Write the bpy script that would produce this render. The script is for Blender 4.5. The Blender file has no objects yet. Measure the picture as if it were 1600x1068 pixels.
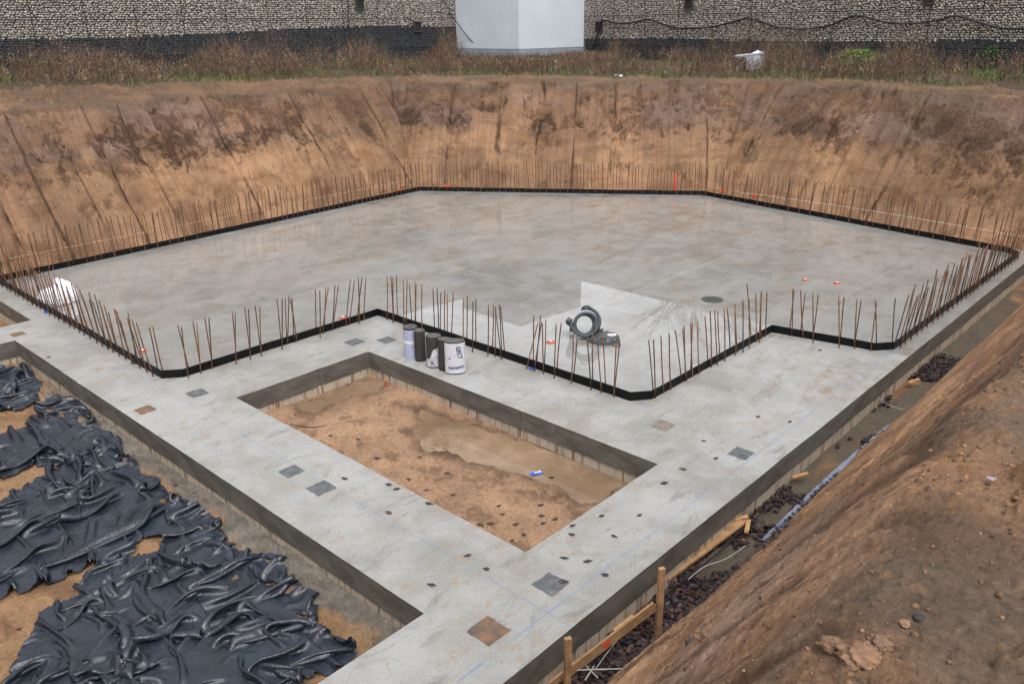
import bpy, bmesh, math, random
import numpy as np
from mathutils import Vector, Matrix, Quaternion
from mathutils.geometry import delaunay_2d_cdt
R0 = random.Random(11)
PI = math.pi
# ------------------------------------------------------------------ camera
H = 5.2; FPX = 1290.0; PIT = .366; ROLL = -.012
cp, sp = math.cos(PIT), math.sin(PIT); cr, sr = math.cos(ROLL), math.sin(ROLL)
FW = np.array([0, cp, -sp]); UP0 = np.array([0, sp, cp]); RX0 = np.array([1., 0, 0])
RX = cr*RX0 + sr*UP0; UP = -sr*RX0 + cr*UP0
sc = bpy.context.scene
cam = bpy.data.cameras.new('camera'); camo = bpy.data.objects.new('camera', cam)
sc.collection.objects.link(camo); sc.camera = camo
cam.sensor_width = 36; cam.lens = FPX/1600*36; cam.clip_start = .1; cam.clip_end = 2000
camo.matrix_world = Matrix(((RX[0], UP[0], -FW[0], 0), (RX[1], UP[1], -FW[1], 0), (RX[2], UP[2], -FW[2], H), (0, 0, 0, 1)))
# ------------------------------------------------------------------ world and sun (overcast)
world = bpy.data.worlds.new('World'); sc.world = world; world.use_nodes = True
wn = world.node_tree.nodes; wl = world.node_tree.links; wn.clear()
sky = wn.new('ShaderNodeTexSky'); sky.sky_type = 'NISHITA'; sky.sun_disc = False
SUN_EL, SUN_AZ = 60, 165
sky.sun_elevation = math.radians(SUN_EL); sky.sun_rotation = math.radians(SUN_AZ)
sky.air_density = 1.0; sky.dust_density = 4.0; sky.ozone_density = 1.0
hs = wn.new('ShaderNodeHueSaturation'); hs.inputs['Saturation'].default_value = .14
bg = wn.new('ShaderNodeBackground'); bg.inputs['Strength'].default_value = .15
wo = wn.new('ShaderNodeOutputWorld')
wl.new(sky.outputs[0], hs.inputs['Color']); wl.new(hs.outputs[0], bg.inputs[0]); wl.new(bg.outputs[0], wo.inputs[0])
sun = bpy.data.lights.new('sun', 'SUN'); sun.energy = .5; sun.angle = math.radians(40); sun.color = (1, .97, .93)
suno = bpy.data.objects.new('sun', sun); sc.collection.objects.link(suno)
az = math.radians(SUN_AZ); el = math.radians(SUN_EL)
suno.rotation_euler = Vector((math.sin(az)*math.cos(el), math.cos(az)*math.cos(el), math.sin(el))).to_track_quat('Z', 'Y').to_euler()
sc.view_settings.view_transform = 'Standard'; sc.view_settings.look = 'None'
sc.view_settings.exposure = 1.2; sc.view_settings.gamma = 1
# ------------------------------------------------------------------ helpers
TH = math.radians(47)
Uv = (math.cos(TH), math.sin(TH)); Vv = (math.sin(TH), -math.cos(TH))
def W(a, b, z=0.): return (a*Vv[0]+b*Uv[0], a*Vv[1]+b*Uv[1], z)
def AB(x, y): return x*Vv[0]+y*Vv[1], x*Uv[0]+y*Uv[1]
def ray(px, py): return FW + RX*(px-800)/FPX - UP*(py-534)/FPX
def P(px, py, z=0.):
    d = ray(px, py); t = (z-H)/d[2]; return Vector((d[0]*t, d[1]*t, z))
def PY(px, py, y):
    d = ray(px, py); t = y/d[1]; return Vector((d[0]*t, y, H+d[2]*t))
def link(o, parent=None):
    sc.collection.objects.link(o)
    if parent: o.parent = parent
    return o
def tag(o, label=None, cat=None, group=None, kind=None):
    if label: o['label'] = label
    if cat: o['category'] = cat
    if group: o['group'] = group
    if kind: o['kind'] = kind
    return o
def empty(name, loc=(0, 0, 0), rz=0):
    o = bpy.data.objects.new(name, None); o.location = loc; o.rotation_euler = (0, 0, rz); o.empty_display_size = .1
    return link(o)
def mesh_np(name, verts, faces, mat, parent=None, smooth=True, cols=None, mats=None, midx=None):
    """verts (n,3); faces: array (m,k) or list"""
    me = bpy.data.meshes.new(name)
    verts = np.asarray(verts, dtype=np.float32)
    if isinstance(faces, np.ndarray):
        m, k = faces.shape
        me.vertices.add(len(verts)); me.vertices.foreach_set('co', verts.ravel())
        me.loops.add(m*k); me.loops.foreach_set('vertex_index', faces.astype(np.int32).ravel())
        me.polygons.add(m)
        me.polygons.foreach_set('loop_start', np.arange(0, m*k, k, dtype=np.int32))
        me.polygons.foreach_set('loop_total', np.full(m, k, dtype=np.int32))
        me.update(calc_edges=True)
    else:
        me.from_pydata([tuple(map(float, v)) for v in verts], [], faces); me.update()
    if smooth: me.polygons.foreach_set('use_smooth', np.ones(len(me.polygons), dtype=bool))
    if cols is not None:
        for nm, arr in cols.items():
            arr = np.asarray(arr, dtype=np.float32)
            if arr.ndim == 1:
                at = me.attributes.new(nm, 'FLOAT', 'POINT'); at.data.foreach_set('value', arr)
            else:
                at = me.attributes.new(nm, 'FLOAT_COLOR', 'POINT')
                at.data.foreach_set('color', np.c_[arr, np.ones(len(arr), np.float32)].astype(np.float32).ravel())
    for mm in (mats or [mat]): me.materials.append(mm)
    if midx is not None: me.polygons.foreach_set('material_index', np.asarray(midx, dtype=np.int32))
    me.validate(); me.update()
    return link(bpy.data.objects.new(name, me), parent)
def bm_obj(name, bm, mat, parent=None, smooth=False, bevel=0):
    if bevel:
        bmesh.ops.bevel(bm, geom=[e for e in bm.edges if len(e.link_faces) == 2 and e.calc_face_angle(0) > .5], offset=bevel, segments=2, affect='EDGES', clamp_overlap=True)
    bmesh.ops.recalc_face_normals(bm, faces=bm.faces)
    me = bpy.data.meshes.new(name); bm.to_mesh(me); bm.free(); me.materials.append(mat)
    if smooth:
        for p in me.polygons: p.use_smooth = True
    return link(bpy.data.objects.new(name, me), parent)
def box(bm, c, s, rot=None):
    r = bmesh.ops.create_cube(bm, size=1)
    M = Matrix.Translation(c) @ (rot.to_4x4() if rot is not None else Matrix()) @ Matrix.Diagonal((*s, 1))
    bmesh.ops.transform(bm, matrix=M, verts=r['verts']); return r['verts']
def cyl(bm, p0, p1, r0, r1=None, n=12, caps=True):
    p0 = Vector(p0); p1 = Vector(p1); r1 = r0 if r1 is None else r1
    r = bmesh.ops.create_cone(bm, cap_ends=caps, segments=n, radius1=r0, radius2=r1, depth=(p1-p0).length)
    q = (p1-p0).to_track_quat('Z', 'Y')
    bmesh.ops.transform(bm, matrix=Matrix.Translation((p0+p1)/2) @ q.to_matrix().to_4x4(), verts=r['verts']); return r['verts']
def tube_arrays(pts, rad, n=8):
    pts = np.array([tuple(p) for p in pts], float); m = len(pts)
    rad = np.full(m, rad) if np.isscalar(rad) else np.asarray(rad)
    T = np.gradient(pts, axis=0); T /= np.linalg.norm(T, axis=1)[:, None]
    ref = np.array([0, 0, 1.]) if abs(T[:, 2]).mean() < .8 else np.array([1., 0, 0])
    A = np.cross(T, ref); nn = np.linalg.norm(A, axis=1); A[nn < 1e-4] = (1, 0, 0); A /= np.linalg.norm(A, axis=1)[:, None]
    for i in range(1, m):
        if A[i] @ A[i-1] < 0: A[i] *= -1
    B = np.cross(T, A)
    an = np.arange(n)*2*PI/n
    V = pts[:, None]+rad[:, None, None]*(A[:, None]*np.cos(an)[None, :, None]+B[:, None]*np.sin(an)[None, :, None])
    i = np.arange(m-1)[:, None]*n; j = np.arange(n)[None]; j2 = (j+1) % n
    F = np.stack([i+j, i+j2, i+n+j2, i+n+j], -1).reshape(-1, 4)
    return V.reshape(-1, 3), F
def tube(name, pts, rad, mat, parent=None, n=8):
    V, F = tube_arrays(pts, rad, n)
    k = len(pts)
    faces = [tuple(f) for f in F.tolist()]+[tuple(range(n))[::-1], tuple(range((k-1)*n, k*n))]
    return mesh_np(name, V, faces, mat, parent)
def spline(pts, k=8):
    pts = [Vector(p) for p in pts]; out = []
    for i in range(len(pts)-1):
        p0 = pts[max(i-1, 0)]; p1 = pts[i]; p2 = pts[i+1]; p3 = pts[min(i+2, len(pts)-1)]
        for j in range(k):
            t = j/k; out.append(.5*((2*p1)+(p2-p0)*t+(2*p0-5*p1+4*p2-p3)*t*t+(3*p1-p0-3*p2+p3)*t**3))
    out.append(pts[-1]); return out
# noise ------------------------------------------------------------
def _h(ix, iy, s):
    n = (ix.astype(np.int64)*374761393+iy.astype(np.int64)*668265263+s*1442695041) & 0xffffffff
    n = ((n ^ (n >> 13))*1274126177) & 0xffffffff
    n = n ^ (n >> 16)
    return (n & 0xffffff)/float(0xffffff)
def vn(x, y, s=0):
    x = np.asarray(x, float); y = np.asarray(y, float)
    ix = np.floor(x); iy = np.floor(y); fx = x-ix; fy = y-iy
    fx = fx*fx*fx*(fx*(fx*6-15)+10); fy = fy*fy*fy*(fy*(fy*6-15)+10)
    a = _h(ix, iy, s); b = _h(ix+1, iy, s); c = _h(ix, iy+1, s); d = _h(ix+1, iy+1, s)
    return (a*(1-fx)+b*fx)*(1-fy)+(c*(1-fx)+d*fx)*fy
def fbm(x, y, o=4, s=0, g=.5):
    t = 0; am = 1; tot = 0
    for i in range(o):
        t = t+am*vn(x*(2**i)+i*17.3, y*(2**i)-i*9.1, s+i*7); tot += am; am *= g
    return t/tot
def ss(a, b, x): t = np.clip((x-a)/(b-a), 0, 1); return t*t*(3-2*t)
def inpoly(x, y, poly):
    c = np.zeros(np.shape(x), bool); n = len(poly); j = n-1
    for i in range(n):
        xi, yi = poly[i]; xj, yj = poly[j]
        with np.errstate(divide='ignore', invalid='ignore'):
            c ^= ((yi > y) != (yj > y)) & (x < (xj-xi)*(y-yi)/((yj-yi) if yj != yi else 1e-9)+xi)
        j = i
    return c
def pdist(x, y, poly):
    """distance to polygon boundary, along-coordinate, edge index"""
    best = np.full(np.shape(x), 1e9); sa = np.zeros(np.shape(x)); ei = np.zeros(np.shape(x), int); acc = 0; n = len(poly)
    for i in range(n):
        x0, y0 = poly[i]; x1, y1 = poly[(i+1) % n]; L = math.hypot(x1-x0, y1-y0); tx, ty = (x1-x0)/L, (y1-y0)/L
        t = np.clip((x-x0)*tx+(y-y0)*ty, 0, L); d = np.hypot(x-x0-t*tx, y-y0-t*ty)
        # straight-edge distance for mitred corners
        m = d < best; best = np.where(m, d, best)
        sa = np.where(m, acc+(x-x0)*tx+(y-y0)*ty, sa); ei = np.where(m, i, ei); acc += L+5
    return best, sa, ei
def sdist(x, y, poly):
    d, s, e = pdist(x, y, poly); return np.where(inpoly(x, y, poly), -d, d), s, e
def cdist(x, y, poly):
    """mitred signed distance outside a convex anticlockwise polygon, along-edge coordinate, edge index"""
    best = np.full(np.shape(x), -1e9); sa = np.zeros(np.shape(x)); ei = np.zeros(np.shape(x), int); acc = 0; n = len(poly)
    for i in range(n):
        x0, y0 = poly[i]; x1, y1 = poly[(i+1) % n]; L = math.hypot(x1-x0, y1-y0); tx, ty = (x1-x0)/L, (y1-y0)/L
        d = (x-x0)*ty-(y-y0)*tx; m = d > best
        best = np.where(m, d, best); sa = np.where(m, acc+(x-x0)*tx+(y-y0)*ty, sa); ei = np.where(m, i, ei); acc += L+5
    return best, sa, ei
# node helpers ------------------------------------------------------
def newmat(name):
    m = bpy.data.materials.new(name); m.use_nodes = True
    nt = m.node_tree; b = nt.nodes['Principled BSDF']; return m, nt, b
class N:
    def __init__(s, nt): s.nt = nt
    def n(s, t, **k):
        x = s.nt.nodes.new(t)
        for a, b in k.items(): setattr(x, a, b)
        return x
    def put(s, sock, v):
        if isinstance(v, bpy.types.NodeSocket): s.nt.links.new(v, sock)
        elif v is not None: sock.default_value = v
    def noise(s, vec, scale, detail=4, rough=.5, dist=0):
        x = s.n('ShaderNodeTexNoise'); s.put(x.inputs['Vector'], vec); x.inputs['Scale'].default_value = scale
        x.inputs['Detail'].default_value = detail; x.inputs['Roughness'].default_value = rough; x.inputs['Distortion'].default_value = dist
        return x.outputs['Fac']
    def ramp(s, f, st):
        x = s.n('ShaderNodeValToRGB'); s.put(x.inputs[0], f); el = x.color_ramp.elements
        while len(el) < len(st): el.new(.5)
        for e, (p, c) in zip(el, st): e.position = p; e.color = (c, c, c, 1) if not isinstance(c, tuple) else (*c, 1)
        return x.outputs[0]
    def mix(s, f, a, b, mode='MIX'):
        x = s.n('ShaderNodeMix', data_type='RGBA', blend_type=mode); s.put(x.inputs[0], f)
        for i, c in ((6, a), (7, b)): s.put(x.inputs[i], (*c, 1) if isinstance(c, tuple) and len(c) == 3 else c)
        return x.outputs[2]
    def m(s, op, a, b=None, c=None, clamp=False):
        x = s.n('ShaderNodeMath', operation=op, use_clamp=clamp); s.put(x.inputs[0], a); s.put(x.inputs[1], b)
        if c is not None: s.put(x.inputs[2], c)
        return x.outputs[0]
    def mapr(s, f, a, b, c=0., d=1.):
        x = s.n('ShaderNodeMapRange', interpolation_type='SMOOTHSTEP'); s.put(x.inputs[0], f)
        for i, q in enumerate((a, b, c, d)): x.inputs[1+i].default_value = q
        return x.outputs[0]
    def scale(s, vec, sx, sy, sz, rz=0):
        x = s.n('ShaderNodeMapping'); s.put(x.inputs[0], vec); x.inputs['Scale'].default_value = (sx, sy, sz); x.inputs['Rotation'].default_value = (0, 0, rz); return x.outputs[0]
    def bump(s, h, st, d, nrm=None):
        x = s.n('ShaderNodeBump'); s.put(x.inputs['Height'], h); x.inputs['Strength'].default_value = st; x.inputs['Distance'].default_value = d
        if nrm is not None: s.put(x.inputs['Normal'], nrm)
        return x.outputs[0]
    def obj(s): return s.n('ShaderNodeTexCoord').outputs['Object']
    def attr(s, nm): x = s.n('ShaderNodeAttribute'); x.attribute_name = nm; return x
def simple(name, col, rough=.6, var=.25, scale=8, metal=0, bump=0, coat=0, col2=None, spec=None):
    m, nt, b = newmat(name); n = N(nt); o = n.obj(); f = n.noise(o, scale, 5, .6)
    c2 = col2 or tuple(c*(1-var) for c in col); c1 = col if col2 else tuple(min(1, c*(1+var)) for c in col)
    c = n.mix(n.mapr(f, .3, .7), tuple(q*.72 for q in c2), tuple(q*.72 for q in c1)); nt.links.new(c, b.inputs['Base Color'])
    nt.links.new(n.mapr(n.noise(o, scale*1.7, 3), .3, .7, rough*.8, min(1, rough*1.15)), b.inputs['Roughness'])
    b.inputs['Metallic'].default_value = metal; b.inputs['Coat Weight'].default_value = coat
    if spec is not None: b.inputs['Specular IOR Level'].default_value = spec
    if bump: nt.links.new(n.bump(n.noise(o, scale*4, 6, .65), .6, bump), b.inputs['Normal'])
    return m
# ------------------------------------------------------------------ materials
def mat_slab():
    m, nt, b = newmat('wet_concrete'); n = N(nt); o = n.obj()
    r = n.scale(o, 1, 1, 1, -TH)                # axes along the beams
    sep = n.n('ShaderNodeSeparateXYZ'); nt.links.new(r, sep.inputs[0])
    X, Y = sep.outputs[0], sep.outputs[1]        # X = b, Y = -a
    big = n.noise(o, .33, 5, .6, .6); mid = n.noise(n.scale(o, 1, 1, 1, .3), 1.6, 6, .65, .4)
    strk = n.noise(n.scale(r, .35, 1.5, 1, .2), 1.1, 5, .6, .8); fine = n.noise(o, 38, 5, .75); fin2 = n.noise(o, 9, 6, .7)
    spk = n.noise(o, 120, 3, .6)
    c = n.mix(n.mapr(big, .32, .68), (.172, .168, .153), (.258, .258, .248))
    c = n.mix(n.mapr(mid, .36, .66, 0, .55), c, (.315, .318, .312))
    # brown sandy stains
    st = n.m('MULTIPLY', n.mapr(strk, .46, .68), n.mapr(n.noise(o, 2.6, 7, .78), .42, .64))
    inner = n.m('MULTIPLY', n.mapr(X, 9.4, 11.5), 1.0)
    st = n.m('MULTIPLY', st, n.m('MULTIPLY_ADD', inner, .55, .45))
    c = n.mix(st, c, (.18, .125, .075))
    st2 = n.mapr(n.noise(o, 4.2, 7, .78, .3), .54, .66, 0, .8); c = n.mix(st2, c, (.24, .175, .11))
    dk = n.mapr(n.noise(n.scale(r, .5, 1.7, 1, -.35), 3.1, 7, .75, .5), .54, .68, 0, .6); c = n.mix(dk, c, (.105, .105, .10))
    c = n.mix(n.mapr(fine, .4, .7, 0, .28), c, (.09, .09, .085))
    c = n.mix(n.mapr(spk, .62, .72, 0, .5), c, (.055, .052, .05))
    c = n.mix(n.mapr(fin2, .55, .75, 0, .25), c, (.33, .335, .335))
    # trowel lanes on the inner floor
    def line(coord, pos, w, col, amt, c, warp=.02):
        d = n.m('ABSOLUTE', n.m('ADD', n.m('SUBTRACT', coord, pos), n.m('MULTIPLY', n.m('SUBTRACT', n.noise(o, .7, 2), .5), warp)))
        f = n.m('MULTIPLY', n.mapr(d, w*.5, w*1.6, 1, 0), n.mapr(n.noise(o, 3.3, 4, .7), .35, .6, .15, 1))
        return n.mix(n.m('MULTIPLY', f, amt), c, col)
    BL = (.07, .14, .30)
    c = line(Y, 4.13, .009, BL, .6, c); c = line(X, 4.88, .008, BL, .45, c)
    inn = n.mapr(X, 11, 12.5, 0, 1)
    for yy in (5.9, 12.75, 9.3, 16.2): 
        c2 = line(Y, yy, .013 if yy == 12.75 else .02, BL if yy == 12.75 else (.33, .33, .325), .55, c, .05); c = n.mix(inn, c, c2)
    for xx in (12.6, 15.4, 18.1): c = line(X, xx, .03, (.33, .33, .325), .35, c, .12)
    INM = n.m('MAXIMUM', n.m('MAXIMUM', n.m('MINIMUM', n.m('SUBTRACT', X, 9.3), n.m('SUBTRACT', Y, 6.1)), n.m('SUBTRACT', X, 13.75)), n.m('MINIMUM', n.m('SUBTRACT', Y, 12.2), n.m('SUBTRACT', X, 5.1)))
    c = n.mix(n.mapr(INM, -.05, .05, 0, .6), c, n.mix(1, c, (.80, .80, .80), 'MULTIPLY'))
    nt.links.new(c, b.inputs['Base Color'])
    wet = n.m('MULTIPLY', n.mapr(n.noise(o, .42, 4, .55, .4), .25, .45, .65, 1), n.mapr(INM, -.05, .05, .30, 1))
    nt.links.new(n.m('MULTIPLY', wet, 1.0), b.inputs['Coat Weight'])
    b.inputs['Coat IOR'].default_value = 1.72
    nt.links.new(n.m('ADD', n.mapr(n.noise(o, 2.2, 5, .65), .50, .75, .01, .10), n.mapr(INM, -.05, .05, .20, 0)), b.inputs['Coat Roughness'])
    nt.links.new(n.mapr(fine, .3, .7, .45, .8), b.inputs['Roughness'])
    b.inputs['Specular IOR Level'].default_value = .35
    nt.links.new(n.bump(n.m('ADD', n.m('MULTIPLY', fine, .5), n.m('MULTIPLY', fin2, 1.0)), .35, .004), b.inputs['Normal'])
    cb = n.bump(n.noise(o, 2.0, 2, .5), .03, .008); nt.links.new(cb, b.inputs['Coat Normal'])
    return m
def mat_side():
    m, nt, b = newmat('formed_concrete'); n = N(nt); o = n.obj()  # darker than the top: wet formed concrete, plus shade put into the colour
    big = n.noise(n.scale(o, 1, 1, 2.5), 2.2, 6, .65, .3); fine = n.noise(o, 60, 5, .7)
    v = n.noise(n.scale(o, 6, 6, .8), 1.6, 5, .6)
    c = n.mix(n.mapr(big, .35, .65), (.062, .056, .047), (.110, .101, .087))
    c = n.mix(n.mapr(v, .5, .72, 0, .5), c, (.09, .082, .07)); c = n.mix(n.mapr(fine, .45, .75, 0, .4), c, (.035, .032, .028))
    nt.links.new(c, b.inputs['Base Color']); b.inputs['Roughness'].default_value = .62
    nt.links.new(n.bump(n.m('ADD', big, n.m('MULTIPLY', fine, .25)), .6, .012), b.inputs['Normal']); return m
def mat_band():
    m, nt, b = newmat('drip_band'); n = N(nt); o = n.obj()
    v = n.noise(n.scale(o, 1, 1, .06), 16, 4, .7); f = n.noise(o, 5, 5, .6)
    c = n.mix(n.mapr(v, .50, .62), (.36, .30, .235), (.12, .09, .066)); c = n.mix(n.mapr(f, .4, .75, 0, .45), c, (.25, .19, .13))
    nt.links.new(c, b.inputs['Base Color']); b.inputs['Roughness'].default_value = .8
    nt.links.new(n.bump(v, .5, .01), b.inputs['Normal']); return m
def mat_soil():
    m, nt, b = newmat('soil'); n = N(nt); o = n.obj()
    ca = n.attr('col').outputs['Color']; gr = n.attr('rough').outputs['Fac']
    f1 = n.noise(o, 2.3, 8, .7, .3); f2 = n.noise(o, 14, 8, .75); f3 = n.noise(o, 60, 6, .8)
    c = n.mix(1, ca, n.ramp(f1, [(.25, .42), (.5, .60), (.75, .74)]), 'MULTIPLY')
    sl = n.attr('slope').outputs['Fac']; S = n.attr('s').outputs['Fac']; D = n.attr('dd').outputs['Fac']; nr = n.attr('near').outputs['Fac']; LB = n.attr('lane').outputs['Fac']
    cv = n.n('ShaderNodeCombineXYZ'); n.put(cv.inputs[0], S); n.put(cv.inputs[1], D); cv = cv.outputs[0]
    tn = n.m('DIVIDE', D, 2.8)
    # bucket scrapes down the slope and sagging strata across it
    sc_ = n.noise(n.scale(cv, 7, .55, 1), 1.0, 5, .65, .4); c = n.mix(n.m('MULTIPLY', sl, n.mapr(sc_, .42, .66, 0, .50)), c, n.mix(1, c, (.62, .56, .50), 'MULTIPLY'))
    sr = n.noise(n.scale(cv, .45, 2.6, 1), 1.3, 6, .7, .6); c = n.mix(n.m('MULTIPLY', sl, n.mapr(sr, .46, .62, 0, .65)), c, n.mix(1, c, (.66, .56, .50), 'MULTIPLY'))
    lt = n.noise(n.scale(cv, 1.1, 1.0, 1), 1.7, 7, .75, .8); c = n.mix(n.m('MULTIPLY', sl, n.mapr(lt, .54, .68, 0, .5)), c, n.mix(1, c, (1.25, 1.2, 1.15), 'MULTIPLY'))
    # torn dark clumps, densest high on the bank
    top = n.m('MULTIPLY', n.mapr(tn, .32, .62), n.mapr(tn, 1.12, .80)); far_ = n.m('SUBTRACT', 1.0, nr)
    cn = n.m('ADD', n.noise(n.scale(cv, 1.5, 2.1, 1), 1.5, 10, .78, .5), n.m('MULTIPLY', n.m('SUBTRACT', n.noise(n.scale(cv, .35, .6, 1), 1.0, 2, .5), .5), .45))
    th = n.m('MULTIPLY_ADD', top, -.115, .628)
    cl = n.m('MULTIPLY', n.m('MULTIPLY', n.mapr(n.m('SUBTRACT', cn, th), -.01, .05), sl), n.m('MULTIPLY_ADD', nr, -.55, 1.0))
    cl = n.m('MULTIPLY', cl, n.mapr(n.noise(n.scale(cv, 9, 5, 1), 1.6, 6, .75), .30, .58, .25, .92))
    c = n.mix(cl, c, n.mix(n.mapr(f2, .35, .6), (.026, .013, .007), (.075, .036, .018)))
    # seams between bucket passes
    ln = n.m('ADD', LB, n.m('MULTIPLY', n.m('SUBTRACT', n.noise(n.scale(cv, 2, 3, 1), 1.5, 5, .7), .5), .10))
    sm = n.m('MULTIPLY', n.mapr(ln, .052, .012), n.mapr(n.noise(n.scale(cv, .9, .8, 1), 1.1, 4, .6), .42, .54)); sm = n.m('MULTIPLY', n.m('MULTIPLY', sm, sl), n.m('MULTIPLY_ADD', nr, -.6, 1.0))
    c = n.mix(sm, c, (.045, .022, .011))
    # fine tooth streaks on the near bank
    ts = n.noise(n.scale(cv, 16, 1.6, 1), 1.0, 6, .7, .3); c = n.mix(n.m('MULTIPLY', n.m('MULTIPLY', sl, nr), n.mapr(ts, .55, .68, 0, .8)), c, (.055, .028, .014))
    c = n.mix(1, c, n.ramp(f2, [(.28, .66), (.45, .95), (.7, 1.12)]), 'MULTIPLY')
    c = n.mix(n.mapr(f3, .62, .72, 0, .45), c, (.05, .028, .016))
    f4 = n.noise(o, 26, 6, .85, .2); c = n.mix(.85, c, n.mix(1, c, n.ramp(f4, [(.34, .35), (.46, .95), (.54, 1.05), (.66, 1.6)]), 'MULTIPLY'))
    nt.links.new(c, b.inputs['Base Color']); b.inputs['Specular IOR Level'].default_value = .25
    nt.links.new(n.mapr(f1, .3, .7, .6, .9), b.inputs['Roughness'])
    h = n.m('ADD', n.m('ADD', n.m('MULTIPLY', f2, .7), n.m('MULTIPLY', f4, .9)), n.m('ADD', n.m('MULTIPLY', cl, -.9), n.m('MULTIPLY', sm, -1.2)))
    h = n.m('ADD', h, n.m('MULTIPLY', n.m('MULTIPLY', sl, n.m('ADD', n.m('MULTIPLY', sc_, .8), n.m('MULTIPLY', n.m('MULTIPLY', ts, nr), .6))), 1.0))
    bm_ = n.n('ShaderNodeBump'); n.put(bm_.inputs['Height'], h); n.put(bm_.inputs['Strength'], n.m('MULTIPLY_ADD', gr, .7, .3)); bm_.inputs['Distance'].default_value = .075
    nt.links.new(bm_.outputs[0], b.inputs['Normal']); return m
def mat_attr(name, rough=.8, mul=1.0, bump=0, spec=.3, coat=0):
    m, nt, b = newmat(name); n = N(nt); c = n.attr('col').outputs['Color']
    f = n.noise(n.obj(), 20, 4, .6); c = n.mix(1, c, n.ramp(f, [(.3, .8), (.7, 1.15)]), 'MULTIPLY')
    nt.links.new(c, b.inputs['Base Color']); b.inputs['Roughness'].default_value = rough; b.inputs['Specular IOR Level'].default_value = spec
    if bump: nt.links.new(n.bump(f, .5, bump), b.inputs['Normal'])
    return m
def mat_rebar():
    m, nt, b = newmat('rusty_steel'); n = N(nt); o = n.obj(); oi = n.n('ShaderNodeObjectInfo').outputs['Random']
    v = n.n('ShaderNodeVectorMath', operation='ADD'); nt.links.new(o, v.inputs[0]); nt.links.new(oi, v.inputs[1])
    f = n.noise(n.scale(v.outputs[0], 8, 8, 3), 2.2, 5, .6)
    f = n.m('ADD', f, n.m('MULTIPLY', n.m('SUBTRACT', oi, .5), .25))
    c = n.ramp(f, [(.3, (.025, .020, .019)), (.5, (.095, .042, .020)), (.72, (.20, .085, .035))])
    nt.links.new(c, b.inputs['Base Color']); b.inputs['Roughness'].default_value = .75; b.inputs['Metallic'].default_value = .15
    return m
def mat_tarp(name, c1, c2, rough):
    m, nt, b = newmat(name); n = N(nt); o = n.obj()
    f = n.noise(o, 3, 6, .65); dust = n.noise(o, 9, 6, .7)
    c = n.mix(n.mapr(f, .35, .65), c1, c2)
    c = n.mix(n.mapr(dust, .64, .75, 0, .22), c, (.13, .10, .08))
    nt.links.new(c, b.inputs['Base Color']); nt.links.new(n.mapr(dust, .35, .7, rough, rough+.25), b.inputs['Roughness'])
    wr = n.m('ADD', n.noise(n.scale(o, 1, 1, 1, .7), 13, 2, .5, 2.2), n.noise(n.scale(o, 3, 1, 1, -.4), 8, 2, .5, 2.5))
    wr = n.m('ABSOLUTE', n.m('SUBTRACT', wr, 1.0))
    wv = n.n('ShaderNodeVectorMath', operation='MULTIPLY_ADD'); nz = n.n('ShaderNodeTexNoise'); nz.inputs['Scale'].default_value = 2.5; nt.links.new(o, nz.inputs['Vector'])
    nt.links.new(nz.outputs['Color'], wv.inputs[0]); wv.inputs[1].default_value = (.5, .5, .5); nt.links.new(o, wv.inputs[2])
    for sc_, am in ((6.5, 1.0), (15, .45)):
        vo = n.n('ShaderNodeTexVoronoi'); vo.feature = 'F1'; n.put(vo.inputs['Vector'], n.scale(wv.outputs[0], 1.0, .5, .8, .5 if sc_ < 10 else -.6)); vo.inputs['Scale'].default_value = sc_
        wr = n.m('ADD', wr, n.m('MULTIPLY', vo.outputs['Distance'], am*1.1))
    nt.links.new(n.bump(wr, .42, .016), b.inputs['Normal']); return m
def mat_puddle():
    m, nt, b = newmat('muddy_water'); n = N(nt); o = n.obj()
    c = n.mix(n.mapr(n.noise(o, 1.8, 5, .65), .3, .7), (.21, .14, .088), (.29, .20, .13))
    nt.links.new(c, b.inputs['Base Color']); b.inputs['Roughness'].default_value = .6; b.inputs['Specular IOR Level'].default_value = .0
    b.inputs['Coat Weight'].default_value = 1; b.inputs['Coat IOR'].default_value = 1.5; b.inputs['Coat Roughness'].default_value = .01
    tr = n.n('ShaderNodeBsdfTransparent'); tr.inputs[0].default_value = (.85, .75, .65, 1); mx = n.n('ShaderNodeMixShader'); nt.links.new(n.mapr(n.noise(o, 1.1, 4, .6), .35, .65, .12, .45), mx.inputs[0]); mx.inputs[0].default_value = .4
    nt.links.new(b.outputs[0], mx.inputs[1]); nt.links.new(tr.outputs[0], mx.inputs[2]); nt.links.new(mx.outputs[0], nt.nodes['Material Output'].inputs[0])
    return m
def mat_plate(name, c1, c2, c3):
    m, nt, b = newmat(name); n = N(nt); o = n.n('ShaderNodeTexCoord').outputs['Object']
    f = n.noise(o, 9, 6, .7, .4)
    nt.links.new(n.ramp(f, [(.3, c1), (.5, c2), (.7, c3)]), b.inputs['Base Color']); b.inputs['Roughness'].default_value = .5
    nt.links.new(n.bump(f, .5, .006), b.inputs['Normal']); return m
M_slab, M_side, M_band, M_soil = mat_slab(), mat_side(), mat_band(), mat_soil()
M_rebar = mat_rebar()
M_strip = simple('black_strip', (.006, .006, .007), .5, .4, 5, bump=.004, spec=.15)
M_wood = simple('raw_wood', (.34, .19, .09), .75, .35, 6, bump=.006)
M_oldwood = simple('weathered_wood', (.17, .10, .055), .8, .4, 5, bump=.006)
M_black = simple('dark_hole', (.006, .006, .006), .9, .2, 5)
M_bit = simple('bitumen', (.035, .032, .029), .78, .3, 30, bump=.004)
M_bitcut = simple('bitumen_edge', (.085, .083, .08), .7, .3, 40, bump=.003)
M_lilac = simple('lilac_wrap', (.42, .44, .62), .5, .15, 9)
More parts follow.
